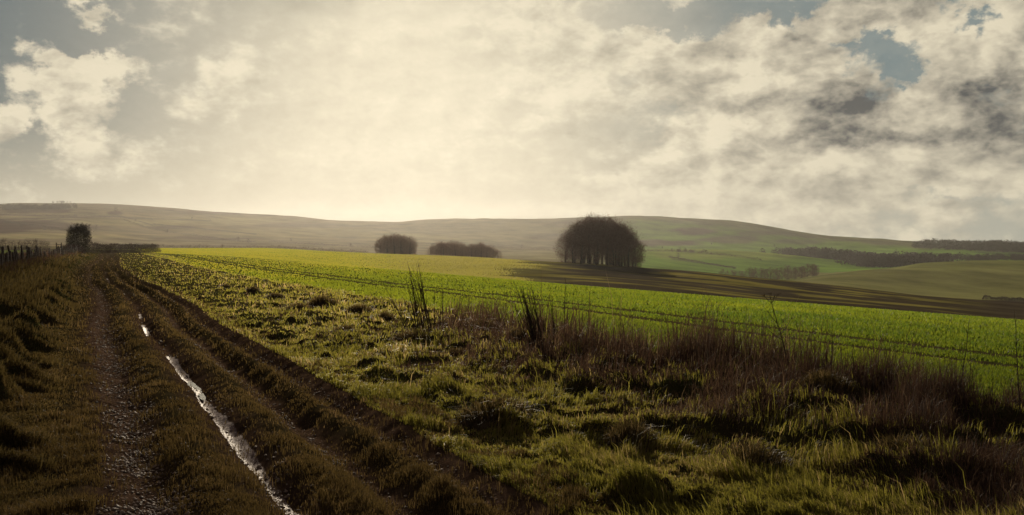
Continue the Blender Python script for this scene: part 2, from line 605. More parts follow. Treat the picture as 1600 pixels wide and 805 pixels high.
M = {
    'track': make_track_mat(), 'verge': make_verge_mat(), 'crop': make_crop_mat(),
    'slope': make_land_mat('rough_slope', .05, .9, .7, .5),
    'hills': make_land_mat('down_fields', .012, .16, .6, 1.2),
    'grass': blade_mat('grass_blades', (.065, .060, .016), (.175, .158, .031), (.29, .21, .11), .62, .5, .2, 2.0),
    'short': blade_mat('track_turf', (.048, .031, .017), (.100, .068, .028), (.20, .13, .075), .45, .55, .12),
    'long': blade_mat('verge_grass', (.030, .021, .012), (.072, .052, .021), (.17, .115, .065), .5, .5, .2, 2.0),
    'dead': blade_mat('dead_stems', (.034, .020, .017), (.086, .050, .039), (.25, .17, .11), .35, .6, .15, 1.5),
    'wheat': blade_mat('wheat_blades', (.036, .066, .011), (.112, .130, .012), (.20, .18, .022), .62, .5, .08, 2.2),
    'pasture': blade_mat('pasture_blades', (.105, .095, .028), (.16, .145, .038), (.22, .19, .08), .6, .5, .15, 2.1),
    'bark': make_bark('beech_bark', (.062, .044, .036), (.125, .092, .076)),
    'twig': make_bark('beech_twigs', (.125, .058, .043), (.205, .110, .080), .5),
    'hazed_twig': make_bark('hazed_far_twigs', (.22, .122, .080), (.33, .20, .135), .5),  # paler than the near twigs: distance haze mixed into the colour
    'thorn': make_bark('thorn_twigs', (.028, .020, .015), (.055, .038, .026), 2.0),
    'hedge': make_bark('hedge_twigs', (.045, .028, .022), (.085, .050, .038), 2.0),
    'wood': make_bark('weathered_post', (.045, .034, .028), (.095, .072, .058), 14),
    'stem': make_bark('dry_stem', (.050, .034, .026), (.110, .075, .052), 20),
    'wire': make_bark('old_wire', (.10, .09, .085), (.16, .14, .13), 40),
    'moor': make_bark('mound_grass', (.05, .036, .022), (.085, .060, .034), 5),
}


def make_water():
    m, t, out = mat('puddle_water')
    p = geo_pos(t)
    n = t.noise(p, 9, 3, .5)
    pr = principled(t, (.07, .052, .040), .06, .6, bump(t, n, .12, .01))
    pr.inputs['IOR'].default_value = 1.33
    t.l.new(pr.outputs[0], out.inputs[0])
    return m


def make_stone():
    m, t, out = mat('flint')
    v = t.attr('tint')
    c = t.mix(v, (.07, .05, .038), (.30, .225, .175))
    pr = principled(t, c, .65, .2)
    t.l.new(pr.outputs[0], out.inputs[0])
    return m


M['water'] = make_water()
M['stone'] = make_stone()

# ------------------------------------------------------------------ the ground, split by what grows on it
front = np.arange(-36, 36.001, .085)
side = np.concatenate([np.arange(36.6, 60, .6), np.arange(60, 180, 3.0)])
az_list = np.radians(np.concatenate([-side[::-1], front, side]))
az_list = np.concatenate([az_list, [az_list[0] + 2 * math.pi]])
rad = [.6]
while rad[-1] < 4200:
    r_ = rad[-1]
    rad.append(r_ * (1.06 if r_ < 4 else 1.0085 if r_ < 40 else 1.011 if r_ < 400 else 1.0085 if r_ < 3000 else 1.02))
rad = np.array(rad)
A, Q = np.meshgrid(az_list, rad, indexing='ij')
GXX, GYY = np.sin(A) * Q, np.cos(A) * Q
nA, nR = A.shape
GZ = height(GXX.ravel(), GYY.ravel()).reshape(A.shape)
U = track_u(GXX, GYY)
PX = np.where(GYY > 1, 800 + FPX * GXX / np.maximum(GYY, 1), np.where(GXX < 0, -800, 2400))
SY = HOR + FPX * (EYE - GZ) / np.maximum(GYY, 1)
jit = fbm(GXX * .9, GYY * .9, 60, 3) - .5
cls = np.full(A.shape, 1)                                   # 1 verge
# 0 track
cls[(np.abs(U - .05) < 1.95 + .5 * jit) & (GYY < 330) & (GYY > -60)] = 0
# 2 crop field
crop_far = 46 + 900 * sst(PX, 640, 470) + 14 * (fbm(GXX / 9, GYY / 9, 61, 3) - .5)
inner = 7.55 + .8 * jit + 3.0 * sst(GYY, 70, 160)
cls[(U > inner) & (U < crop_far) & (GYY < 660)] = 2
# 3 rough slope and pasture, 4 downs beyond
rest = (cls == 1) & ((U > 7.55) | (GYY > 330) | (U < -60))
cls[rest & (Q < 430)] = 3
cls[rest & (Q >= 430)] = 4
cls[(cls == 2) & (GYY > 655)] = 4
cls[(U < -9.5 + jit) & (Q < 430)] = 3
cls[(U < -9.5) & (Q >= 430)] = 4

# land colours (base colour of each field, some light and shade painted in)
C = lambda *c: np.array(c, float)
land = np.zeros(A.shape + (3,))
dl = fbm(GXX / 180, GYY / 400, 70, 4)
land[:] = C(.180, .145, .080)
def paint(mask, c):
    m = np.clip(mask, 0, 1)[..., None]
    land[:] = land * (1 - m) + C(*c) * m
def ell(px, py, rx, ry, soft=.35):
    w = (fbm(PX / 30, SY / 5, 80, 3) - .5) * .9
    d = np.sqrt(((PX - px) / rx) ** 2 + ((SY - py) / ry) ** 2) + w
    return 1 - sst(d, 1 - soft, 1 + soft)
far_m = Q >= 430
paint(sst(PX, 900, 1010) * far_m, (.115, .200, .026))                     # green downs on the right
paint(sst(PX, 560, 850) * (1 - sst(PX, 930, 1010)) * far_m * .6, (.20, .185, .09))
hb = (fbm(PX / 60, SY / 14, 82, 4) - .5) * 10
sky_y = np.interp(PX, [0, 160, 300, 350, 400, 500, 600, 660, 720, 850, 920, 1000, 1080, 1150, 1220, 1260, 1330, 1380, 1450, 1600],
                  [320, 320, 324, 328, 336, 343, 346, 347, 341, 344, 340, 336, 339, 347, 357, 367, 373, 375, 380, 385])
paint((1 - sst(SY + hb, sky_y + 4, sky_y + 13)) * (GYY > 2000) * sst(PX, 800, 900) * .8, (.105, .088, .052))
paint((1 - sst(SY + hb, sky_y + 6, sky_y + 15)) * (GYY > 1800) * (1 - sst(PX, 320, 420)) * .7, (.120, .095, .058))
for (px, py, rx, ry, k) in [(1090, 361, 34, 7, .9), (1140, 374, 45, 6, .75), (1030, 380, 60, 5, .85), (1180, 365, 30, 4, .6), (1250, 378, 40, 4, .5), (880, 370, 60, 6, .6), (820, 385, 90, 7, .4), (900, 350, 60, 6, .6)]:
    paint(ell(px, py, rx, ry) * (GYY > 1500) * k, (.085, .058, .046))
paint(sst(PX, 1190, 1260) * (GYY > 430) * (GYY < 1290) * sst(SY, 402, 408), (.160, .160, .055))     # olive hill
paint(sst(PX, 980, 1040) * (GYY > 1100) * (GYY < 1750) * ell(1120, 396, 190, 9, .5) * .6, (.205, .225, .05))  # sunlit highlight painted along the top of the green spur
paint(sst(PX, 1190, 1260) * (GYY > 640) * (GYY < 1290) * ell(1500, 412, 150, 10, .6) * .5, (.115, .130, .035))
paint(ell(1580, 474, 90, 4.5) * (GYY > 430) * (GYY < 900), (.05, .038, .032))  # dark band painted in for the shadow of the hedge in the dip
for (px, py, rx, ry, k) in [(50, 352, 120, 8, .9), (-30, 360, 90, 7, .8), (60, 330, 60, 4, .8), (270, 355, 40, 3, .7), (180, 333, 12, 3, .9), (330, 372, 90, 4, .5), (70, 374, 80, 4, .3), (330, 332, 60, 4, .5), (460, 352, 80, 4, .4)]:
    paint(ell(px, py, rx, ry) * (GYY > 900) * k, (.078, .050, .040))
for (px, py, rx, ry, k) in [(200, 348, 90, 5, .6), (330, 345, 110, 7, .6), (480, 365, 140, 8, .5), (60, 369, 120, 4, .6), (640, 372, 80, 6, .4)]:
    paint(ell(px, py, rx, ry) * (GYY > 900) * k, (.27, .235, .105))
# field boundaries on the far hillside
for (x0, y0, x1, y1, w) in [(0, 343, 190, 338, 1.0), (190, 338, 240, 352, .9), (0, 336, 120, 338, .8), (190, 340, 330, 345, .8), (240, 350, 400, 366, .9), (100, 339, 60, 353, .7), (1050, 405, 1150, 418, .7)]:
    s_ = np.clip((PX - min(x0, x1)) / abs(x1 - x0), 0, 1)
    ly = y0 + (y1 - y0) * (s_ if x1 > x0 else 1 - s_)
    on = (PX > min(x0, x1)) & (PX < max(x0, x1)) & (GYY > 1000)
    paint(np.exp(-((SY - ly + (jit * 1.0)) / w) ** 2) * on * .75, (.070, .050, .040))
# nearer slopes
near_s = (cls == 3)
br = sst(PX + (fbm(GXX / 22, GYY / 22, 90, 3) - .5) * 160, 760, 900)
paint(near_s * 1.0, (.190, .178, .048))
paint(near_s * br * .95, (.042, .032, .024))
gs = sst(fbm(GXX / 26 + GYY / 70, GYY / 11, 91, 4), .52, .68)
paint(near_s * br * gs * .9 * (1 - sst(PX, 1420, 1580)), (.175, .155, .036))
paint(near_s * (U < -9.5) * 1.0, (.085, .105, .026))
paint(near_s * (U < -9.5) * sst(GYY, 290, 330), (.075, .060, .042))
paint((cls == 4) * (GYY < 700) * (1 - sst(PX, 480, 620)) * .7, (.105, .095, .045))

# attributes of the track
n_a = fbm(GXX * 1.5, GYY * 1.5, 100, 4)
wet_a = np.exp(-((U + .0) / (.062 + .08 * (n_a - .4))) ** 2) * (.55 + .9 * fbm(GXX * 3, GYY * 1.1, 103, 3)) * (1 - .45 * sst(GYY, 16, 30)) * sst(fbm(GYY * .16 + 3, GXX * 0 + 1, 101, 3) + .30 * (1 - sst(GYY, 9, 30)), .42, .55) * (1 - sst(GYY, 60, 80))
stone_a = np.maximum(np.exp(-((U + .90) / .25) ** 2), .8 * np.exp(-((U - .70) / .14) ** 2)) + .55 * np.exp(-((U - 1.3) / .14) ** 2)
grass_a = np.clip(.55 * sst(GYY, 20, 45) + np.maximum.reduce([rut(U, -.45, .25), rut(U, .42, .22), rut(U, 1.06, .17), sst(np.abs(U), 1.4, 1.8), sst(-U, 1.15, 1.5)]), 0, 1)
tu = np.abs(((U - 13.0) % 24.0 + 12) % 24 - 12)
tram_w = .22 + .03 * np.sqrt(np.maximum(GYY, 0))
tram_a = np.clip(np.exp(-((U - 12.3) / .25) ** 2) + np.exp(-((U - 14.0) / .25) ** 2) + np.exp(-((U - 36.5) / .35) ** 2), 0, 1)

vid = np.arange(nA * nR).reshape(nA, nR)
quads = np.stack([vid[:-1, :-1], vid[1:, :-1], vid[1:, 1:], vid[:-1, 1:]], -1).reshape(-1, 4)[:, ::-1]
qc = cls[:-1, :-1].reshape(-1)
VALL = np.stack([GXX, GYY, GZ], -1).reshape(-1, 3)
for ci, (nm, mk) in enumerate([('track', 'track'), ('grass_verge', 'verge'), ('crop_field', 'crop'), ('rough_slope', 'slope'), ('hills', 'hills')]):
    q = quads[qc == ci]
    used, inv = np.unique(q.ravel(), return_inverse=True)
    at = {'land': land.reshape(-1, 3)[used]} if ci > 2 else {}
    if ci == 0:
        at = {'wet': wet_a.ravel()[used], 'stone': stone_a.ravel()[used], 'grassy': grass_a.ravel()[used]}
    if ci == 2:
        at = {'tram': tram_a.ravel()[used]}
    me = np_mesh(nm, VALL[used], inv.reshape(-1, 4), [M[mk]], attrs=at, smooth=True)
    prop(link(nm, me), kind='structure')
# innermost disc under the viewer
ring = vid[:-1, 0]
cv = np.vstack([VALL[ring], [[0, 0, zat(0, 0)]]])
k_ = len(ring)
ct = np.stack([np.arange(k_), (np.arange(k_) + 1) % k_, np.full(k_, k_)], -1)[:, ::-1]
prop(link('ground', np_mesh('ground', cv, ct, [M['verge']])), kind='structure')


# ------------------------------------------------------------------ grass blades
def blades(P, L, W, lean, tint, face=None):
    """one bent blade of three triangles at each point"""
    n = len(P)
    a = RNG.uniform(0, 2 * math.pi, n) if face is None else face
    T = np.stack([np.cos(a), np.sin(a), np.zeros(n)], -1)
    up = np.zeros((n, 3))
    up[:, 2] = 1
    b0 = P - np.array([0, 0, .01])
    mid = P + lean * .32 * L[:, None] + up * (L * .62)[:, None]
    hor = np.clip(np.linalg.norm(lean[:, :2], axis=1), 0, 1.2)
    tip = P + lean * L[:, None] + up * (L * np.clip(1.05 - .45 * hor, .3, 1))[:, None]
    hw = (W * .5)[:, None] * T
    V = np.stack([b0 - hw, b0 + hw, mid - hw * .8, mid + hw * .8, tip], 1).reshape(-1, 3)
    i = (np.arange(n) * 5)[:, None]
    F = np.concatenate([i + [0, 1, 3], i + [0, 3, 2], i + [2, 3, 4]], 1).reshape(-1, 3)
    return V, F, np.repeat(tint, 5)


def scatter(n, y0, y1, x0=-330, x1=2080):
    """random points on the level ground, thinning out with distance"""
    px = RNG.uniform(x0, x1, n)
    sy = RNG.uniform(y0, y1, n)
    Y = FPX * EYE / (sy - HOR)
    X = (px - 800) / FPX * Y
    return X, Y


def comb_dir(X, Y, k, f=.9, seed=300):
    th = 12.6 * fbm(X * f, Y * f, seed, 2)
    return np.stack([np.cos(th) * k, np.sin(th) * k, 0 * th], -1)


def grow(name, X, Y, L, W, lean, tint, m, label, cat):
    P = np.stack([X, Y, height(X, Y)], -1)
    V, F, t = blades(P, L, W, lean, tint)
    o = link(name, np_mesh(name, V, F, [m], attrs={'tint': t}))
    prop(o, label, cat, kind='stuff')
    return o


def rlean(n, amt, bias=(0, 0)):
    a = RNG.uniform(0, 2 * math.pi, n)
    k = RNG.uniform(.1, 1, n) * amt
    return np.stack([np.cos(a) * k + bias[0], np.sin(a) * k + bias[1], np.zeros(n)], -1)


# short turf on the track and between the ruts
X, Y = scatter(820000, 396, 880)
u = track_u(X, Y)
g = np.maximum.reduce([rut(u, -.45, .27), rut(u, .42, .24), rut(u, 1.06, .18), sst(u, 1.4, 1.75), sst(-u, 1.10, 1.35), .13 + .5 * sst(Y, 25, 60) - .6 * rut(u, 0, .16) - .12 * rut(u, -.88, .2) - .10 * rut(u, .72, .16)])
keep = (u > -2.7) & (u < 2.1) & (RNG.uniform(0, 1, len(u)) < g * (.12 + 1.1 * sst(fbm(X * 2.2, Y * 2.2, 120, 4, .6), .36, .6))) & (Y < 230)
X, Y, u = X[keep], Y[keep], u[keep]
n = len(X)
L = RNG.uniform(.02, .06, n) * (.6 + 1.1 * sst(fbm(X * 3.1, Y * 3.1, 124, 3), .42, .72)) * (1 + .6 * sst(Y, 20, 60)) * (1 + .5 * (fbm(X * 2, Y * 2, 121, 2) > .55))
W = np.maximum(.005, .00075 * Y) * RNG.uniform(.7, 1.3, n)
grow('turf', X, Y, L, W, rlean(n, .7), RNG.uniform(0, 1, n) * .6 + .45 * fbm(X * .9, Y * .9, 122, 3), M['short'],
     'short worn olive turf on the crowns between the track ruts', 'grass')

# tussocky green grass of the right-hand verge
X, Y = scatter(960000, 396, 900)
u = track_u(X, Y)
cl = fbm(X * 2.3, Y * 2.9, 28, 4, .6)
deadz = sst(u + 1.6 * (fbm(X * .5, Y * .5, 130, 3) - .5), 3.0, 4.6) * sst((800 + FPX * X / Y) + 300 * (fbm(X * .3, Y * .3, 131, 3) - .5), 600, 820)
keep = (u > 1.5) & (u < 7.9) & (RNG.uniform(0, 1, len(u)) < (1 - .80 * deadz)) & (Y < 260)
X, Y, u, cl = X[keep], Y[keep], u[keep], cl[keep]
n = len(X)
L = (.030 + .085 * sst(cl, .45, .75) + .03 * sst(u, 2.2, 4)) * RNG.uniform(.6, 1.35, n)
L = np.where(RNG.uniform(0, 1, n) < .03, L * 2.0, L) * (1 + .6 * sst(u, 3.4, 5) * sst(fbm(X * 1.1, Y * 1.1, 133, 3), .5, .66))
W = np.maximum(.0055, .0008 * Y) * RNG.uniform(.7, 1.3, n)
ti = RNG.uniform(0, .5, n) + .62 * fbm(X * .7, Y * .7, 132, 3) + .25 * (RNG.uniform(0, 1, n) < .14)
grow('verge_grass', X, Y, L, W, rlean(n, .65) + comb_dir(X, Y, .55), ti, M['grass'],
     'tussocky green grass between the track and the green field', 'grass')

# longer combed grass of the left-hand verge
X, Y = scatter(640000, 399, 880, -330, 700)
u = track_u(X, Y)
cs, ctt = X * .9 + Y * .43, Y * .9 - X * .43
cl = fbm(cs * .6, ctt * 2.1, 23, 3)
keep = (u < -1.5 - .4 * RNG.uniform(0, 1, len(u))) & (u > -11) & (Y < 160)
X, Y, u, cl = X[keep], Y[keep], u[keep], cl[keep]
n = len(X)
L = (.07 + .20 * sst(cl, .45, .72)) * RNG.uniform(.6, 1.35, n) * (1 + .8 * sst(-u, 3.6, 6)) * (.5 + .5 * sst(-u, 1.8, 2.8))
W = np.maximum(.0055, .0008 * Y) * RNG.uniform(.7, 1.3, n)
ti = RNG.uniform(0, .5, n) + .5 * fbm(X * .6, Y * .6, 142, 3) - .34 * sst(-u, 3.2, 5.5)
grow('combed_grass', X, Y, L, W, rlean(n, .55, (.48, -.22)), np.clip(ti, 0, 1), M['long'],
     'long wind-combed grass on the bank along the old fence', 'grass')

# dead stems along the field edge
X, Y = scatter(720000, 400, 880, -100, 2080)
u = track_u(X, Y)
px = 800 + FPX * X / Y
zone = sst(u + 2.0 * (fbm(X * .5, Y * .5, 130, 3) - .5), 2.4, 4.0) * sst(px + 300 * (fbm(X * .3, Y * .3, 131, 3) - .5), 540, 760)
zone2 = .8 * sst(u + 1.4 * (fbm(X * .4, Y * .4, 150, 3) - .5), 5.6, 6.6)
pr_ = np.maximum(zone, zone2) * (1 - sst(u, 7.6, 8.4)) * (.10 + .90 * sst(fbm(X * 1.5, Y * 1.5, 151, 4, .62), .42, .58))
sc = 1.0 * sst(fbm(X * .9, Y * .9, 152, 3), .54, .68) * sst(u, 2.0, 3.4) * (u < 7)
keep = (RNG.uniform(0, 1, len(u)) < np.maximum(pr_ * .80, sc * .6)) & (Y < 210)
X, Y, u, px = X[keep], Y[keep], u[keep], px[keep]
n = len(X)
tall = sst(px, 600, 800)
L = (.10 + .30 * tall * sst(u, 3.4, 6.0) * (.15 + 1.7 * sst(fbm(X * 1.6, Y * 1.6, 153, 3), .3, .72))) * RNG.uniform(.35, 1.4, n) * (.45 + .55 * sst(Y, 7, 13))
W = np.maximum(.0050, .00062 * Y) * RNG.uniform(.6, 1.3, n)
brk = RNG.uniform(0, 1, n)
lean = rlean(n, .55, (.05, 0)) * np.where(brk < .22, 2.6, 1)[:, None]
L = np.where(brk > .94, L * 1.65, L)
ti = np.clip(.55 * RNG.uniform(0, 1, n) + .45 * fbm(X * 1.4, Y * 1.4, 155, 3) + .35 * (RNG.uniform(0, 1, n) < .13), 0, 1)
grow('dead_undergrowth', X, Y, L, W, lean, ti, M['dead'],
     'brown dead weeds and bramble along the edge of the green field', 'undergrowth')

# dark dead growth along the fence
X, Y = scatter(170000, 396, 450, -330, 330)
u = track_u(X, Y)
keep = (u < -3.7) & (u > -9) & (Y > 24) & (Y < 190)
X, Y, u = X[keep], Y[keep], u[keep]
n = len(X)
L = RNG.uniform(.3, .85, n) * (.5 + .6 * fbm(X * .6, Y * .3, 160, 3)) * sst(-u, 3.6, 4.6) * np.where(u > -5.3, .55, .9)
W = np.maximum(.008, .0007 * Y) * RNG.uniform(.6, 1.3, n)
grow('fence_undergrowth', X, Y, L, W, rlean(n, .35), RNG.uniform(0, .7, n), M['dead'],
     'dark dead stems tangled along the post and wire fence', 'undergrowth')

# young wheat
X, Y = scatter(1150000, 396, 740)
u = track_u(X, Y)
row = np.abs(((u / .25) % 1) - .5)
keep = (u > 7.5 + .5 * (fbm(X * .9, Y * .9, 60, 3) - .5)) & (u < 46 + 40 * sst(800 + FPX * X / Y, 640, 470)) & (Y < 240)
tr_ = np.exp(-((u - 12.3) / .30) ** 2) + np.exp(-((u - 14.0) / .30) ** 2) + .8 * np.exp(-((u - 36.5) / .5) ** 2) + .7 * np.exp(-((u - 9.2) / .25) ** 2) * (fbm(X * .1, Y * .1, 173, 2) > .5)
keep &= RNG.uniform(0, 1, len(u)) > tr_ * 1.25
keep &= RNG.uniform(0, 1, len(u)) < .35 + sst(fbm(X * 1.1, Y * 1.1, 170, 3), .3, .6)
X, Y, u = X[keep], Y[keep], u[keep]
n = len(X)
L = RNG.uniform(.05, .11, n) * (1 + .35 * sst(Y, 40, 160))
W = np.maximum(.006, .0009 * Y) * RNG.uniform(.7, 1.3, n)
L *= 1 - .45 * np.clip(np.exp(-((u - 12.3) / .9) ** 2) + np.exp(-((u - 14.0) / .9) ** 2), 0, 1)
# the far end of the field, on its crest to the left
pf = RNG.uniform(150, 700, 170000)
Yf = np.exp(RNG.uniform(math.log(200), math.log(660), 170000))
Xf = (pf - 800) / FPX * Yf
uf = track_u(Xf, Yf)
kf = (uf > 10.4) & (uf < 44 + 900 * sst(pf + 170 * (RNG.uniform(0, 1, len(pf)) - .5), 640, 470)) & ((Yf > 240) | (uf > 46))
Xf, Yf = Xf[kf], Yf[kf]
nf = len(Xf)
X, Y = np.concatenate([X, Xf]), np.concatenate([Y, Yf])
L = np.concatenate([L, RNG.uniform(.10, .18, nf)])
W = np.concatenate([W, .0009 * Yf * RNG.uniform(.7, 1.3, nf)])
n = len(X)
us_ = track_u(X, Y)
ti = .40 * RNG.uniform(0, 1, n) + .34 * fbm(X * .15, Y * .15, 171, 3) + .30 * (fbm(us_ * .9, Y * .03, 176, 3) - .4) + .60 * sst(-X, -12, 30) - .10  # tint rises to the left, painting in the glow towards the sun
grow('young_wheat', X, Y, L, W, rlean(n, .6), ti, M['wheat'],
     'short bright green crop growing across the sloping field', 'crop')
# coarse pasture grass on the rise behind the crop
pf = RNG.uniform(430, 1000, 260000)
Yf = np.exp(RNG.uniform(math.log(90), math.log(440), 260000))
Xf = (pf - 800) / FPX * Yf
uf = track_u(Xf, Yf)
bd = sst(pf + (fbm(Xf / 22, Yf / 22, 90, 3) - .5) * 160, 740, 900)
kf = (uf > 45 + 900 * sst(pf + 170 * (RNG.uniform(0, 1, len(pf)) - .5), 640, 470)) & (RNG.uniform(0, 1, len(pf)) > bd * 2.2)
Xf, Yf = Xf[kf], Yf[kf]
nf = len(Xf)
grow('pasture_grass', Xf, Yf, RNG.uniform(.10, .22, nf), .0009 * Yf * RNG.uniform(.7, 1.3, nf), rlean(nf, .6),
     .6 * RNG.uniform(0, 1, nf) + .4 * fbm(Xf * .06, Yf * .06, 175, 3), M['pasture'],
     'pale olive grass on the rise between the green crop and the tree clumps', 'grass')

# loose flints in the left rut
X, Y = scatter(60000, 420, 860, 0, 800)
u = track_u(X, Y)
keep = RNG.uniform(0, 1, len(u)) < (np.exp(-((u + .90) / .24) ** 2) + .55 * np.exp(-((u - .68) / .12) ** 2) + .30 * np.exp(-((u - .03) / .14) ** 2) + .4 * np.exp(-((u - 1.28) / .10) ** 2)) * .55 * (.25 + sst(fbm(X * 1.6, Y * 1.6, 180, 3), .34, .6))
X, Y = X[keep], Y[keep]
n = len(X)
base = np.array([[1, 0, 0], [-1, 0, 0], [0, 1, 0], [0, -1, 0], [0, 0, 1], [0, 0, -1.]])
fcs = np.array([[0, 2, 4], [2, 1, 4], [1, 3, 4], [3, 0, 4], [2, 0, 5], [1, 2, 5], [3, 1, 5], [0, 3, 5]])
s_ = RNG.uniform(.006, .020, n) * (1 + .6 * (RNG.uniform(0, 1, n) < .06)) * (1 + Y / 40)
V = base[None] * s_[:, None, None] * RNG.uniform(.6, 1.4, (n, 6, 1)) * np.array([1, 1, .6])
ra = RNG.uniform(0, 6.28, n)
ca, sa = np.cos(ra)[:, None], np.sin(ra)[:, None]
V = np.stack([V[..., 0] * ca - V[..., 1] * sa, V[..., 0] * sa + V[..., 1] * ca, V[..., 2]], -1)
V = V + np.stack([X, Y, height(X, Y) + .002], -1)[:, None, :]
F = (np.arange(n) * 6)[:, None, None] + fcs[None]
prop(link('gravel', np_mesh('gravel', V.reshape(-1, 3), F.reshape(-1, 3), [M['stone']], attrs={'tint': np.repeat(RNG.uniform(0, 1, n), 6)})),
     'small pale flints lying in the ruts of the track', 'gravel', kind='stuff')


# ------------------------------------------------------------------ puddles in the middle rut
def rut_x(Y):
    lo, hi = -200.0, 50.0
    for _ in range(50):
        m_ = (lo + hi) / 2
        if float(track_u(np.array([m_]), np.array([Y]))[0]) < 0:
            lo = m_
        else:
            hi = m_
    return (lo + hi) / 2


def puddle(name, y0, y1, w, dz, label):
    ys = np.linspace(y0, y1, 40)
    cx = np.array([rut_x(v) for v in ys])
    zz = np.array([zat(a, b) for a, b in zip(cx, ys)])
    lev = float(np.median(zz)) + dz
    tt = np.linspace(0, 1, 40)
    env = np.sin(np.pi * tt) ** .45
    lft = cx - w * env * (.7 + .7 * fbm(ys * 3, ys * 0, 200, 3))
    rgt = cx + w * env * (.7 + .7 * fbm(ys * 3, ys * 0 + 9, 201, 3))
    V = np.concatenate([np.stack([lft, ys, np.full(40, lev)], -1), np.stack([rgt, ys, np.full(40, lev)], -1)])
    i = np.arange(39)
    F = np.stack([i, i + 40, i + 41, i + 1], -1)
    prop(link(name, np_mesh(name, V, F, [M['water']])), label, 'puddle', kind='structure')


puddle('puddle', 10.8, 12.3, .07, .012, 'narrow bright puddle lying in the middle rut')


# ------------------------------------------------------------------ trees
def tube(pts, rads, n=5):
    pts = np.asarray(pts, float)
    k = len(pts)
    d = np.gradient(pts, axis=0)
    d /= np.linalg.norm(d, axis=1)[:, None] + 1e-9
    ref = np.where(np.abs(d[:, 2:3]) > .9, np.array([[1., 0, 0]]), np.array([[0, 0, 1.]]))
    a = np.cross(d, ref)
    a /= np.linalg.norm(a, axis=1)[:, None] + 1e-9
    b = np.cross(d, a)
    th = np.arange(n) / n * 2 * math.pi
    ringv = pts[:, None] + np.asarray(rads)[:, None, None] * (np.cos(th)[None, :, None] * a[:, None] + np.sin(th)[None, :, None] * b[:, None])
    V = ringv.reshape(-1, 3)
    i = np.arange(k - 1)[:, None] * n
    j = np.arange(n)[None]
    j2 = (j + 1) % n
    q = np.stack([i + j, i + j2, i + n + j2, i + n + j], -1).reshape(-1, 4)
    F = np.concatenate([q[:, [0, 1, 2]], q[:, [0, 2, 3]]])
    return V, F


class Geo:
    def __init__(s):
        s.v, s.f, s.k = [], [], 0

    def add(s, V, F):
        s.v.append(V)
        s.f.append(np.asarray(F) + s.k)
        s.k += len(V)

    def mesh(s, name, m, smooth=False):
        return np_mesh(name, np.concatenate(s.v), np.concatenate(s.f), [m], smooth=smooth)


def twigs(C0, D, L, W):
    """thin flat twigs from C0 along D"""
    n = len(C0)
    r = RNG.normal(0, 1, (n, 3))
    s = np.cross(D, r)
    s /= np.linalg.norm(s, axis=1)[:, None] + 1e-9
    s *= (W * .5)[:, None]
    e = C0 + D * L[:, None]
    V = np.stack([C0 - s, C0 + s, e], 1).reshape(-1, 3)
    return V, np.arange(n * 3).reshape(-1, 3)


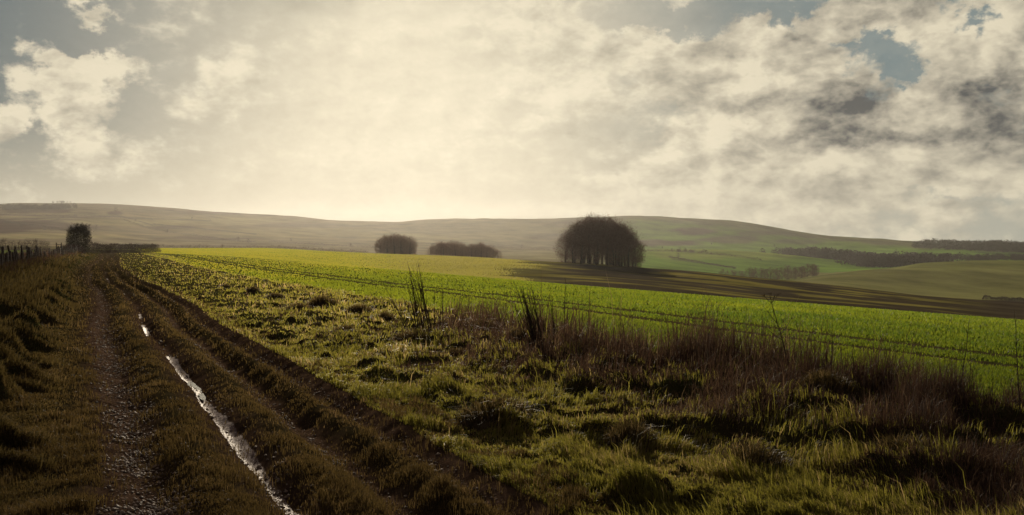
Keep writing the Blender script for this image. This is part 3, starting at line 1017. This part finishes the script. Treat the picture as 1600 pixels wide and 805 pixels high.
def bare_tree(H, R0, clear, ntw, tw_w, seed, lumpy=.66):
    """meshes for a bare tree H tall whose crown is R0 wide and begins at clear*H: (trunk, crown)"""
    rs = np.random.default_rng(seed)
    tk, cr = Geo(), Geo()
    kk = np.linspace(0, 1, 7)
    wob = np.cumsum(rs.normal(0, .018 * H, (7, 2)), axis=0) * kk[:, None]
    tr = np.stack([wob[:, 0], wob[:, 1], kk * H * .72], -1)
    r0 = H * .020
    tk.add(*tube(tr, r0 * (1.15 - .95 * kk) + .01, 7))
    ends = []
    for b in range(15):
        f = rs.uniform(clear, 1)
        p0 = np.array([np.interp(f, kk, tr[:, i]) for i in range(3)])
        a = rs.uniform(0, 2 * math.pi)
        rel = (p0[2] / H)
        reach = R0 * rs.uniform(.55, 1.0) * math.sqrt(max(.15, 1 - max(0, rel - .25) ** 2 * 1.6))
        rise = H * rs.uniform(.10, .30) if rel > .3 else H * rs.uniform(-.02, .16)
        p2 = p0 + np.array([math.cos(a) * reach, math.sin(a) * reach, rise])
        p2[2] = min(p2[2], H * .90)
        p1 = (p0 + p2) / 2 + np.array([0, 0, H * .035]) + rs.normal(0, .02 * H, 3)
        q = np.array([p0, (p0 + p1) / 2 + rs.normal(0, .01 * H, 3), p1, (p1 + p2) / 2, p2])
        cr.add(*tube(q, np.linspace(r0 * .45, .012 * H * .2, 5), 4))
        ends += [q[2], q[3], q[4]]
        for s in range(3):
            g0 = q[rs.integers(2, 4)]
            g1 = g0 + np.array([rs.normal(0, .16), rs.normal(0, .16), rs.uniform(.02, .26)]) * H * .55
            g1[2] = min(g1[2], .92 * H)
            cr.add(*tube(np.array([g0, (g0 + g1) / 2 + rs.normal(0, .01 * H, 3), g1]), [r0 * .16, r0 * .11, r0 * .05], 3))
            ends += [g1, (g0 + g1) / 2]
    # twigs fill a domed volume, densest near its skin, and follow the limbs
    n = ntw
    th = rs.uniform(0, 2 * math.pi, n)
    cz = rs.uniform(-.95, 1, n)
    rr = rs.uniform(.30, 1.0, n) ** .55
    lump = 1 - lumpy / 2 + lumpy * (-.02) + lumpy * fbm(np.cos(th) * 2.4 + seed, cz * 2.8 + np.sin(th) * 2.4, seed, 3)
    hc = H * (clear + (1 - clear) * .42)
    sz = H - hc
    sxy = np.sqrt(np.clip(1 - cz * cz, .02, 1))
    P = np.stack([np.cos(th) * sxy * rr * R0 * lump, np.sin(th) * sxy * rr * R0 * lump, hc + cz * rr * sz * lump * .96], -1)
    E = np.array(ends)
    m_ = n // 3
    P[:m_] = E[rs.integers(0, len(E), m_)] + rs.normal(0, .045 * H, (m_, 3))
    D = P - np.array([0, 0, H * .35])
    D /= np.linalg.norm(D, axis=1)[:, None] + 1e-9
    D = D * .7 + rs.normal(0, .60, (n, 3)) + np.array([0, 0, .05])
    D /= np.linalg.norm(D, axis=1)[:, None]
    P[:, 2] = np.maximum(P[:, 2], .03 * H)
    cr.add(*twigs(P, D, H * rs.uniform(.025, .065, n), tw_w * rs.uniform(.5, 1.3, n)))
    return tk, cr


def tree_kind(H, R0, clear, ntw, tw_w, seed, bark='bark', twig='twig'):
    tk, cr = bare_tree(H, R0, clear, ntw, tw_w, seed)
    return tk.mesh('trunk', M[bark], True), cr.mesh('crown', M[twig])


def plant_tree(kind, x, y, sx, sz, name, label, cat, group, rz=None, sink=.1):
    e = bpy.data.objects.new(name, None)
    col.objects.link(e)
    e.empty_display_size = .5
    e.location = (x, y, zat(x, y) - sink)
    e.rotation_euler = (0, 0, random.uniform(0, 6.28) if rz is None else rz)
    e.scale = (sx, sx, sz)
    prop(e, label, cat, group)
    link('trunk', kind[0], e)
    link('crown', kind[1], e)
    return e


# the big round clump of beeches on the brow
tall = [tree_kind(20, 5.0, .30, 3800, .085, s) for s in (1, 2, 3, 4)]
skirt = [tree_kind(16, 5.8, .02, 4200, .085, s) for s in (11, 12, 13)]
cx_, cy_ = (938 - 800) / FPX * 350, 350.0
G1 = 'bare beeches of the big round clump on the brow'
spots = []
for i in range(15):
    a = i / 15 * 6.283 + random.uniform(-.12, .12)
    spots.append((13.9 * math.cos(a), 12.0 * math.sin(a), 14.0))
tries = 0
while len(spots) < 44 and tries < 6000:
    tries += 1
    a, r = random.uniform(0, 6.283), 11.4 * math.sqrt(random.random())
    p = (r * math.cos(a), r * math.sin(a) * .85, r)
    if all(math.hypot(p[0] - q[0], p[1] - q[1]) > 3.1 for q in spots):
        spots.append(p)
for (dx, dy, r) in spots:
    f = math.sqrt(max(0, 1 - (r / 16.5) ** 2))
    hh = 20.2 * (.14 + .86 * f) * random.uniform(.94, 1.04)
    edge = r > 12
    kd = random.choice(skirt) if edge else random.choice(tall)
    lab = ('bare beech with low sweeping branches on the rim of the large dark clump' if edge
           else 'bare beech with a tall clear trunk inside the large dark clump')
    plant_tree(kd, cx_ + dx, cy_ + dy, (.80 if edge else .92), hh / (16 if edge else 20), 'beech_tree', lab, 'tree', G1)

# two clumps further off on the field's skyline, haze painted into their paler twigs
small = [tree_kind(14, 5.0, .02, 2800, .14, s, 'bark', 'hazed_twig') for s in (21, 22, 23)]


def far_clump(px, Y, halfw, Hc, num, label, group):
    c_x = (px - 800) / FPX * Y
    Rw = halfw / FPX * Y
    pts = []
    tr = 0
    while len(pts) < num and tr < 4000:
        tr += 1
        a, r = random.uniform(0, 6.283), Rw * .86 * math.sqrt(random.random())
        p = (r * math.cos(a), r * math.sin(a) * .7, r)
        if all(math.hypot(p[0] - q[0], p[1] - q[1]) > Rw * .27 for q in pts):
            pts.append(p)
    for (dx, dy, r) in pts:
        hh = Hc * (.30 + .70 * math.sqrt(max(0, 1 - (abs(dx) / Rw) ** 2))) * random.uniform(.92, 1.04)
        plant_tree(random.choice(small), c_x + dx, Y + dy, max(.6, hh / 14), hh / 14, 'beech_tree', label, 'tree', group, sink=.6)


far_clump(620, 480, 35, 12.6, 16, 'hazy brown bare tree in the domed clump standing alone beyond the bright field', 'trees of the single domed clump')
far_clump(704, 520, 38, 10.4, 17, 'hazy brown bare tree in the left dome of the twin clump', 'trees of the left dome of the twin clump')
far_clump(753, 500, 31, 9.6, 14, 'hazy brown bare tree in the right dome of the twin clump', 'trees of the right dome of the twin clump')

# dark thorn tree by the track and the clipped hedge beyond it
thorn = bare_tree(6.4, 2.5, .02, 13000, .08, 37, .25)
x, y, z = at_px(123, 185)
e = bpy.data.objects.new('hawthorn_tree', None)
col.objects.link(e)
e.location = (x, y, z - .1)
prop(e, 'dark bushy thorn tree standing at the end of the fence beside the track', 'tree')
link('trunk', thorn[0].mesh('trunk', M['bark'], True), e)
link('crown', thorn[1].mesh('crown', M['thorn']), e)


def hedge(name, p0, p1, h, w, n, label, tw=.06, m='hedge', ragged=.12):
    (x0, y0), (x1, y1) = p0, p1
    ln = math.hypot(x1 - x0, y1 - y0)
    s = RNG.uniform(0, 1, n)
    c = RNG.uniform(-.5, .5, n) * w
    nx, ny = -(y1 - y0) / ln, (x1 - x0) / ln
    Xh, Yh = x0 + (x1 - x0) * s + nx * c, y0 + (y1 - y0) * s + ny * c
    top = h * (1 - ragged + 2 * ragged * fbm(s * ln / 2.2, c * 0, 210, 3)) * (1 - .25 * (2 * c / w) ** 2)
    top *= np.clip(np.minimum(s, 1 - s) * ln / 1.0, .35, 1)
    zz = RNG.uniform(0, 1, n) ** .7 * top
    ox, oy = (x0 + x1) / 2, (y0 + y1) / 2
    oz = zat(ox, oy)
    P = np.stack([Xh - ox, Yh - oy, height(Xh, Yh) + zz - oz], -1)
    D = RNG.normal(0, .6, (n, 3)) + np.array([0, 0, .5])
    D /= np.linalg.norm(D, axis=1)[:, None]
    V, F = twigs(P, D, RNG.uniform(.15, .40, n) * h * .5, tw * RNG.uniform(.6, 1.3, n))
    o = link(name, np_mesh(name, V, F, [M[m]]))
    o.location = (ox, oy, oz)
    prop(o, label, 'hedge')
    return o


a_, b_ = at_px(140, 205), at_px(248, 250)
hedge('hedge', a_[:2], b_[:2], 2.4, 1.6, 9000, 'long low clipped brown hedge running right from the dark thorn tree', .09)
a_, b_ = at_px(98, 150), at_px(128, 172)
hedge('hedge', a_[:2], b_[:2], 1.5, 2.0, 4000, 'low bramble mound at the foot of the thorn tree where the fence ends', .07)
a_, b_ = at_px(250, 900), at_px(575, 820)
hedge('hedge', a_[:2], b_[:2], 6.0, 9, 9000, 'hazy purple-brown hedgerow in the valley behind the crest of the bright field', .35, ragged=.4)
a_, b_ = at_px(-40, 700), at_px(78, 640)

# row of bare shrubs at the far edge of the left pasture
shrub = tree_kind(4.6, 2.0, .03, 900, .09, 41, 'bark', 'hedge')
for i in range(11):
    px = -6 + i * 8.2 + random.uniform(-2, 2)
    if 52 < px < 58:
        continue
    X, Y, Z = at_px(px, 330 + random.uniform(-6, 6))
    s = random.uniform(.75, 1.05)
    plant_tree(shrub, X, Y, s * .9, s * 1.0, 'shrub', 'leafless shrub in the row along the far edge of the small pasture behind the fence', 'shrub', 'shrubs along the far pasture edge')

# belt of trees in the dip between the green spur and the olive hill
belt = [tree_kind(15, 5.2, .04, 1100, .32, s) for s in (51, 52)]
for i in range(26):
    f = i / 25
    px = 1128 + 150 * f ** .9 + random.uniform(-3, 3)
    Y = 900 + 90 * f + random.uniform(-20, 20)
    X, Y, Z = at_px(px, Y)
    s = (.62 if px < 1165 else 1.0) * random.uniform(.8, 1.1)
    plant_tree(random.choice(belt), X, Y, s * 1.0, s, 'valley_tree', 'bare tree in the dark belt filling the dip left of the olive hill', 'tree', 'trees of the belt in the dip')


# woods far off on the right
def wood(name, pts, num, hmin, hmax, label, twn=130):
    """a far wood that reads as one mass: (px, distance, half width px) spots"""
    Vs, Fs, k = [], [], 0
    per = num // len(pts)
    for (px, Y, hw) in pts:
        for _ in range(per):
            q = px + random.gauss(0, .5) * hw
            Yq = Y + random.uniform(-60, 60)
            X = (q - 800) / FPX * Yq
            z0 = zat(X, Yq)
            h = random.uniform(hmin, hmax)
            n = twn
            th = RNG.uniform(0, 6.283, n)
            cz = RNG.uniform(-.9, 1, n)
            rr = RNG.uniform(.4, 1, n) ** .5
            sxy = np.sqrt(1 - np.clip(cz * cz, 0, .98))
            P = np.stack([X + np.cos(th) * sxy * rr * h * .42, Yq + np.sin(th) * sxy * rr * h * .42, z0 + h * (.5 + .48 * cz * rr)], -1)
            D = RNG.normal(0, .6, (n, 3)) + np.array([0, 0, .4])
            D /= np.linalg.norm(D, axis=1)[:, None]
            V, F = twigs(P, D, h * RNG.uniform(.10, .22, n), np.full(n, h * .075))
            Vs.append(V)
            Fs.append(F + k)
            k += len(V)
    o = link(name, np_mesh(name, np.concatenate(Vs), np.concatenate(Fs), [M['hedge']]))
    prop(o, label, 'woodland', kind='stuff')


wood('woods', [(1245, 1900, 34), (1275, 1880, 34), (1310, 1800, 36), (1345, 1760, 36), (1375, 1720, 40), (1400, 1680, 40), (1430, 1660, 36), (1455, 1620, 40),
              (1350, 1560, 36), (1385, 1500, 40), (1415, 1480, 40), (1370, 1600, 40), (1285, 1760, 34), (1260, 1820, 30)],
     560, 13, 24, 'dark leafless woods filling the valley under the right-hand downs')
wood('woods', [(1470, 2500, 40), (1500, 2450, 50), (1535, 2400, 50), (1570, 2350, 50), (1600, 2300, 50), (1640, 2300, 60)], 260, 16, 30,
     'dark treeline along the horizon at the right edge')
wood('woods', [(1490, 1800, 30), (1530, 1750, 40), (1575, 1750, 50), (1620, 1750, 50)], 140, 9, 15, 'low dark wood under the right-hand treeline')
wood('woods', [(25, 2300, 30), (60, 2300, 36), (95, 2350, 24)], 180, 9, 16, 'purple-brown plantation high on the left hillside')
wood('woods', [(95, 2880, 12)], 14, 5, 9, 'small dark copse on the left skyline', 90)
wood('woods', [(1080, 1560, 24)], 26, 4, 7, 'thin strip of scrub across the green spur', 90)
for (q0, d0, q1, d1, hh, lab) in [(-20, 1980, 190, 2150, 4.5, 'thin dark hedgerow running level across the upper left hillside'),
                                  (192, 2100, 400, 1550, 4.5, 'thin dark hedgerow slanting down the middle of the left hillside'),
                                  (-20, 1750, 110, 1500, 5, 'dark hedgerow low on the left hillside behind the fence'),
                                  (1000, 1560, 1190, 1480, 4, 'thin hedgerow along the crest of the green spur'),
                                  (1045, 1330, 1150, 1240, 3, 'faint hedgerow slanting down the green spur'),
                                  (420, 1700, 640, 1500, 4, 'pale hazy hedgerow across the middle hillside above the domed clump'),
                                  (640, 1900, 860, 1750, 4, 'pale hazy hedgerow across the hillside above the twin clump'),
                                  (20, 2350, 330, 2450, 4, 'thin hedgerow high up just under the left skyline'),
                                  (1010, 2050, 1240, 2000, 4, 'dark hedgerow along the foot of the right-hand down'),
                                  (1460, 1560, 1620, 1500, 4, 'hedgerow behind the crest of the olive hill'),
                                  (1535, 660, 1650, 640, 2.6, 'dark hedge in the dip at the right edge below the olive hill')]:
    a_, b_ = at_px(q0, d0), at_px(q1, d1)
    hedge('hedgerow', a_[:2], b_[:2], hh, 5, 4500, lab, .5, ragged=.5)
far_tree = tree_kind(13, 4.6, .08, 500, .45, 61, 'bark', 'hedge')
for (q, d) in [(118, 2050), (150, 1760), (212, 2120), (262, 1900), (300, 2380), (372, 1650), (388, 1600), (455, 1820), (548, 1640), (690, 2000), (815, 1800), (1035, 2150), (1062, 2080), (1112, 2300), (1165, 2010), (1210, 2350), (1060, 1350), (1340, 2350), (1400, 2300), (70, 1500), (34, 1560)]:
    X, Y, Z = at_px(q, d)
    sz_ = random.uniform(.35, .75)
    plant_tree(far_tree, X, Y, sz_ * 1.1, sz_, 'tree', 'small dark tree dotted along the hedges of the far hillsides', 'tree', 'small trees dotted on the far hillsides')
X, Y, Z = at_px(181, 2350)
plant_tree(far_tree, X, Y, 1, .9, 'tree', 'solitary dark tree on the left hillside below the skyline', 'tree', None)
X, Y, Z = at_px(346, 780)
plant_tree(shrub, X, Y, 1.6, 1.6, 'shrub', 'taller rounded bush rising from the hazy hedgerow in the valley', 'shrub', None)

# ------------------------------------------------------------------ fence on the left
fe = bpy.data.objects.new('fence', None)
col.objects.link(fe)


def fence_pt(Y, off=0.0):
    lo, hi = -200.0, 20.0
    for _ in range(40):
        m_ = (lo + hi) / 2
        if float(track_u(np.array([m_]), np.array([Y]))[0]) < -4.9 + off:
            lo = m_
        else:
            hi = m_
    return lo, Y, zat(lo, Y)


base_pt = fence_pt(33)
fe.location = base_pt
prop(fe, 'old post and wire fence with leaning dark posts beside the track', 'fence')
ys = [33.0]
while ys[-1] < 160:
    ys.append(ys[-1] + 1.45 * random.uniform(.8, 1.25) * (1 if ys[-1] < 70 else 1.4))
tops = []
for i, yy in enumerate(ys):
    x, y, z = fence_pt(yy)
    big = abs(yy - 63) < .9
    h = 1.42 if big else random.uniform(.98, 1.18)
    r = .11 if big else random.uniform(.055, .08)
    lx, ly = (0, 0) if big else (random.gauss(-.06, .09), random.gauss(0, .05))
    p = np.array([[0, 0, -.3], [lx * .3, ly * .3, h * .35], [lx * .7, ly * .7, h * .7], [lx, ly, h], [lx, ly, h + .03]])
    V, F = tube(p, [r, r * .98, r * .95, r * .9, r * .25], 7)
    o = link('post', np_mesh('post', V, F, [M['wood']]), fe)
    o.location = (x - base_pt[0], y - base_pt[1], z - base_pt[2])
    tops.append((x + lx * .8 - base_pt[0], y + ly * .8 - base_pt[1], z - base_pt[2], h))
for f in (.35, .62, .88):
    g = Geo()
    pts = np.array([[t_[0], t_[1] - .07, t_[2] + 1.0 * f] for t_ in tops])
    g.add(*tube(pts, np.full(len(pts), .008), 3))
    link('wire', g.mesh('wire', M['wire']), fe)

# small gate posts where the pasture meets the track
ge = bpy.data.objects.new('gate', None)
col.objects.link(ge)
gx, gy, gz = at_px(92, 150)
ge.location = (gx, gy, gz)
prop(ge, 'small dark field gate between two posts beside the row of shrubs', 'gate')
for dx in (-.42, .42):
    V, F = tube(np.array([[dx, 0, -.2], [dx, 0, 1.2], [dx, 0, 2.05]]), [.09, .085, .08], 7)
    link('post', np_mesh('post', V, F, [M['wood']]), ge)
for hz in (.7, 1.2, 1.7):
    V, F = tube(np.array([[-.42, .02, hz], [.42, .02, hz]]), [.04, .04], 5)
    link('rail', np_mesh('rail', V, F, [M['wood']]), ge)


# ------------------------------------------------------------------ saplings and tall weeds by the field
def stems(spec, seed, side=5, r=.007):
    """upright whippy stems: (dx, height, lean x, lean y) each"""
    rs = np.random.default_rng(seed)
    g = Geo()
    for (dx, h, lx, ly) in spec:
        k = np.linspace(0, 1, 7)
        p = np.stack([dx + lx * k ** 1.3 + np.cumsum(rs.normal(0, .006, 7)), rs.normal(0, .06) + ly * k + np.cumsum(rs.normal(0, .006, 7)), h * k - .05 * (1 - k)], -1)
        g.add(*tube(p, r * (1.25 - .95 * k), 4))
        for _ in range(side):
            f = rs.uniform(.25, .95)
            q = np.array([np.interp(f, k, p[:, i]) for i in range(3)])
            d = np.array([rs.normal(0, .5) + lx * .4, rs.normal(0, .4), rs.uniform(.6, 1.3)])
            d /= np.linalg.norm(d)
            ll = h * rs.uniform(.10, .30) * (1.1 - f)
            g.add(*tube(np.array([q, q + d * ll * .5 + [0, 0, .01], q + d * ll + [0, 0, .04 * ll]]), [r * .5, r * .4, r * .15], 3))
    return g


def sapling(px, Y, spec, seed, label, r=.0085):
    X, Y, Z = at_px(px, Y)
    o = link('sapling', stems(spec, seed, 13, r).mesh('sapling', M['stem']))
    o.location = (X, Y, Z)
    prop(o, label, 'sapling')


rs = np.random.default_rng(5)
spec = [(rs.normal(0, .13), rs.uniform(.9, 1.75), rs.normal(-.26, .10), rs.normal(0, .1)) for _ in range(16)]
spec += [(-.30, .95, -.55, 0), (-.35, 1.3, -.65, 0), (.35, 1.35, -.02, 0), (.5, .95, .35, 0), (.30, .8, .02, .1), (.62, .7, .3, 0)]
sapling(664, 17.6, [(a, h * .86, b * .85, c) for a, h, b, c in spec], 6, 'leafless sapling with a loose spreading fan of thin stems at the field edge')
spec = [(rs.normal(0, .07), rs.uniform(.6, 1.25), rs.normal(-.27, .07), rs.normal(0, .08)) for _ in range(22)]
spec += [(-.20, .62, -.22, 0), (-.16, .8, -.25, 0), (.28, .95, -.06, 0), (.26, 1.0, -.12, 0), (.42, 1.28, .05, 0), (.44, .8, .04, 0)]
sapling(843, 15.2, spec, 7, 'leafless sapling with a tight dark bundle of leaning stems at the field edge')

# one tall forked umbel stalk
X, Y, Z = at_px(1238, 11.8)
g = Geo()
k = np.linspace(0, 1, 8)
p = np.stack([-.27 * k ** 1.2, .02 * np.sin(k * 9), 1.05 * k - .05 * (1 - k)], -1)
g.add(*tube(p, .010 * (1.2 - .7 * k), 5))
for (dx, dz, f) in [(-.10, .09, 1), (.08, .10, 1), (-.03, .12, 1), (.03, .07, 1), (-.22, .16, .55), (.14, .2, .62), (-.12, .14, .75)]:
    q = np.array([np.interp(f, k, p[:, i]) for i in range(3)])
    e2 = q + np.array([dx, 0, dz])
    g.add(*tube(np.array([q, (q + e2) / 2 + [0, 0, -.01], e2]), [.006, .005, .003], 3))
    for _ in range(6):
        d = np.array([random.gauss(0, .02), random.gauss(0, .02), random.uniform(.01, .035)])
        g.add(*tube(np.array([e2, e2 + d]), [.003, .002], 3))
o = link('dry_stalk', g.mesh('dry_stalk', M['stem']))
o.location = (X, Y, Z)
prop(o, 'tallest dry stalk with a forked umbel head standing against the green field', 'weed')

# thin dry weed stalks along the edge of the crop
variants = [stems([(0, h, l, 0)], 300 + i, 7, .006).mesh('dry_stalk', M['stem']) for i, (h, l) in enumerate([(.9, .02), (.75, -.10), (.6, .06), (1.0, -.05), (.5, .12), (.8, .10)])]
GS = 'thin dry weed stalks along the crop edge'
placed = [(1300, 11.0, 1.0), (1340, 11.0, .75), (1258, 11.8, .7), (1275, 11.6, .55), (1465, 9.8, .8), (1500, 9.4, 1.05), (1512, 9.4, .8), (1525, 9.7, .6),
          (1443, 10.2, .7), (1596, 8.8, 1.0), (1478, 9.9, .6), (1040, 14.2, .65), (1032, 14.4, .5), (1115, 13.5, .5), (975, 15.6, .9), (1000, 15.2, .6), (920, 16.5, .6),
          (1160, 12.8, .45), (1180, 12.6, .4), (1405, 10.4, .6), (1422, 10.3, .45), (1550, 9.1, .5), (1575, 9.0, .6), (440, 44, 1.6), (760, 21, .6), (735, 21, .5), (1352, 10.9, .6), (1225, 12.1, .5), (1388, 10.5, .4), (1090, 13.8, .4)]
for i, (px, Y, s) in enumerate(placed):
    X, Y, Z = at_px(px, Y)
    o = link('dry_stalk', variants[i % 6])
    o.location = (X, Y, Z)
    o.scale = (s * 1.0, s * 1.0, s)
    o.rotation_euler = (0, 0, random.uniform(-.5, .5))
    prop(o, 'lone dry stick standing far along the left part of the crop edge' if px == 440 else 'thin dry weed stalk standing at the edge of the green crop', 'weed', GS)

# dark tussocks scattered over the verge
def tussock_mesh(seed):
    rs2 = np.random.default_rng(seed)
    n = 1100
    th = rs2.uniform(0, 6.283, n)
    r = .30 * np.sqrt(rs2.uniform(0, 1, n))
    P = np.stack([np.cos(th) * r, np.sin(th) * r * .8, .16 * (1 - (r / .32) ** 2)], -1)
    ln = np.stack([np.cos(th), np.sin(th), th * 0], -1) * (r / .3)[:, None] * .55 + rs2.normal(0, .30, (n, 3)) * [1, 1, 0]
    V, F, t = blades(P, rs2.uniform(.07, .22, n), rs2.uniform(.005, .010, n), ln, rs2.uniform(0, 1, n) ** 1.3)
    th2 = np.linspace(0, 2 * math.pi, 17)[:-1]
    dome = []
    for j, (rr, zz) in enumerate([(.34, -.08), (.30, .07), (.20, .14), (.07, .175)]):
        lum = 1 + rs2.normal(0, .07, 16)
        dome.append(np.stack([np.cos(th2) * rr * lum, np.sin(th2) * rr * .85 * lum, np.full(16, zz)], -1))
    DV = np.concatenate(dome + [np.array([[0, 0, .18]])])
    i = np.arange(16)
    i2 = (i + 1) % 16
    DF = [np.stack([i + 16 * j, i2 + 16 * j, i2 + 16 * (j + 1)], -1) for j in range(3)] + [np.stack([i + 16 * j, i2 + 16 * (j + 1), i + 16 * (j + 1)], -1) for j in range(3)]
    DF.append(np.stack([i + 48, i2 + 48, np.full(16, 64)], -1))
    DF = np.concatenate(DF)
    return np_mesh('tussock', np.concatenate([V, DV]), np.concatenate([F, DF + len(V)]), [M['long'], M['moor']],
                   mat_idx=np.concatenate([np.zeros(len(F), int), np.ones(len(DF), int)]), attrs={'tint': np.concatenate([t, np.full(len(DV), .3)])})


tus = [tussock_mesh(s) for s in (401, 402, 403, 404)]
GT = 'dark dead tussocks on the verge'
tl = [(720, 19.5, 1.0), (672, 18.2, .8), (756, 18.8, 1.1), (797, 17.4, .7), (806, 16.9, .7), (823, 16.6, .8), (870, 15.6, .8), (715, 14.5, .8), (775, 9.0, 1.1),
      (640, 16.2, .9), (600, 21, 1.1), (505, 26, 1.4), (465, 24, 1.1), (560, 23, 1.0), (1180, 7.2, .9), (1420, 7.2, 1.0),
      (395, 33, .9), (430, 29, .9), (352, 38, .8), (540, 18, .8), (985, 8.0, .8), (1190, 11.6, .9), (1290, 10.2, .9)]
for i, (px, Y, s) in enumerate(tl):
    X, Y, Z = at_px(px, Y)
    o = link('grass_tussock', tus[i % 4])
    o.location = (X, Y, Z - .03)
    o.scale = (s * random.uniform(.9, 1.3), s, s * random.uniform(.8, 1.1))
    o.rotation_euler = (0, 0, random.uniform(0, 6.28))
    prop(o, 'dark domed tussock of dead grass on the grassy verge beside the green field', 'tussock', GT)

# ------------------------------------------------------------------ unseen cloud added above the frame, shaped to darken the near ground
def cloud(name, outline, zb, thick, seed, label):
    """an added flat-bottomed cumulus that blocks the sun; outline is the edge of its shadow on the ground"""
    sh = np.array([math.sin(R(SUN_AZ)), math.cos(R(SUN_AZ))]) / math.tan(R(SUN_EL))
    o = np.array(outline, float)
    k = np.arange(len(o) + 1)
    oc = np.vstack([o, o[:1]])
    tt = np.linspace(0, len(o), 160, endpoint=False)
    ring = np.stack([np.interp(tt, k, oc[:, i]) for i in (0, 1)], -1)
    for _ in range(3):
        ring = (np.roll(ring, 1, 0) + 2 * ring + np.roll(ring, -1, 0)) / 4
    cen = ring.mean(0)
    V, F = [], []
    lev = [0, .25, .5, .75, .9, 1.0]
    rows = [(1 - .985 * l, -1) for l in lev[::-1]] + [(1.0 - .985 * l, 1) for l in lev[1:]]
    for (q, sgn) in rows:
        p = cen + (ring - cen) * q
        bump_ = fbm(p[:, 0] / 30, p[:, 1] / 30, seed, 4)
        hgt = zb + (thick * math.sqrt(1 - q * q) * (.5 + bump_) if sgn > 0 else 3 * (bump_ - .5))
        V.append(np.column_stack([p + sh * zb, hgt * np.ones(160)]))
    n = 160
    for j in range(len(rows) - 1):
        i = np.arange(n)
        i2 = (i + 1) % n
        F.append(np.stack([i + j * n, i2 + j * n, i2 + (j + 1) * n, i + (j + 1) * n], -1))
    m, t, out = mat('shade_cloud_white')
    pr = principled(t, (.8, .8, .8), 1.0, 0)
    t.l.new(pr.outputs[0], out.inputs[0])
    prop(link(name, np_mesh(name, np.concatenate(V), np.concatenate(F), [m], smooth=True)), label, 'cloud', kind='stuff')


cloud('cloud', [(-6.3, 10), (-4.0, 5), (0, -1), (2.5, 3.2), (5.5, 9), (12, 15), (40, 22), (60, -60), (0, -90), (-70, -60), (-90, 60), (-38, 76), (-21.5, 44), (-11, 21)],
      420, 45, 501, 'unseen cumulus added above the view and shaped to shade the near ground')

# ------------------------------------------------------------------ haze
HZ_TOP = float(VALL[:, 2].max()) + 25
HZ_BOT = float(VALL[:, 2].min()) - 1
ex = 4400.0
V = np.array([[sx * ex, sy * ex, z] for z in (HZ_BOT, HZ_TOP) for sy in (-1, 1) for sx in (-1, 1)])
F = np.array([[0, 2, 3, 1], [4, 5, 7, 6], [0, 1, 5, 4], [2, 6, 7, 3], [0, 4, 6, 2], [1, 3, 7, 5]])
hm = bpy.data.materials.new('haze')
hm.use_nodes = True
ht = NT(hm.node_tree)
ht.n.clear()
ho = ht.n.new('ShaderNodeOutputMaterial')
hv = ht.n.new('ShaderNodeVolumePrincipled')
hv.inputs['Color'].default_value = (.94, .93, .90, 1)
hv.inputs['Density'].default_value = .000033
hv.inputs['Anisotropy'].default_value = .70
ht.l.new(hv.outputs[0], ho.inputs['Volume'])
prop(link('haze', np_mesh('haze', V, F, [hm])), kind='stuff')
print('GROUND z', HZ_BOT, HZ_TOP)
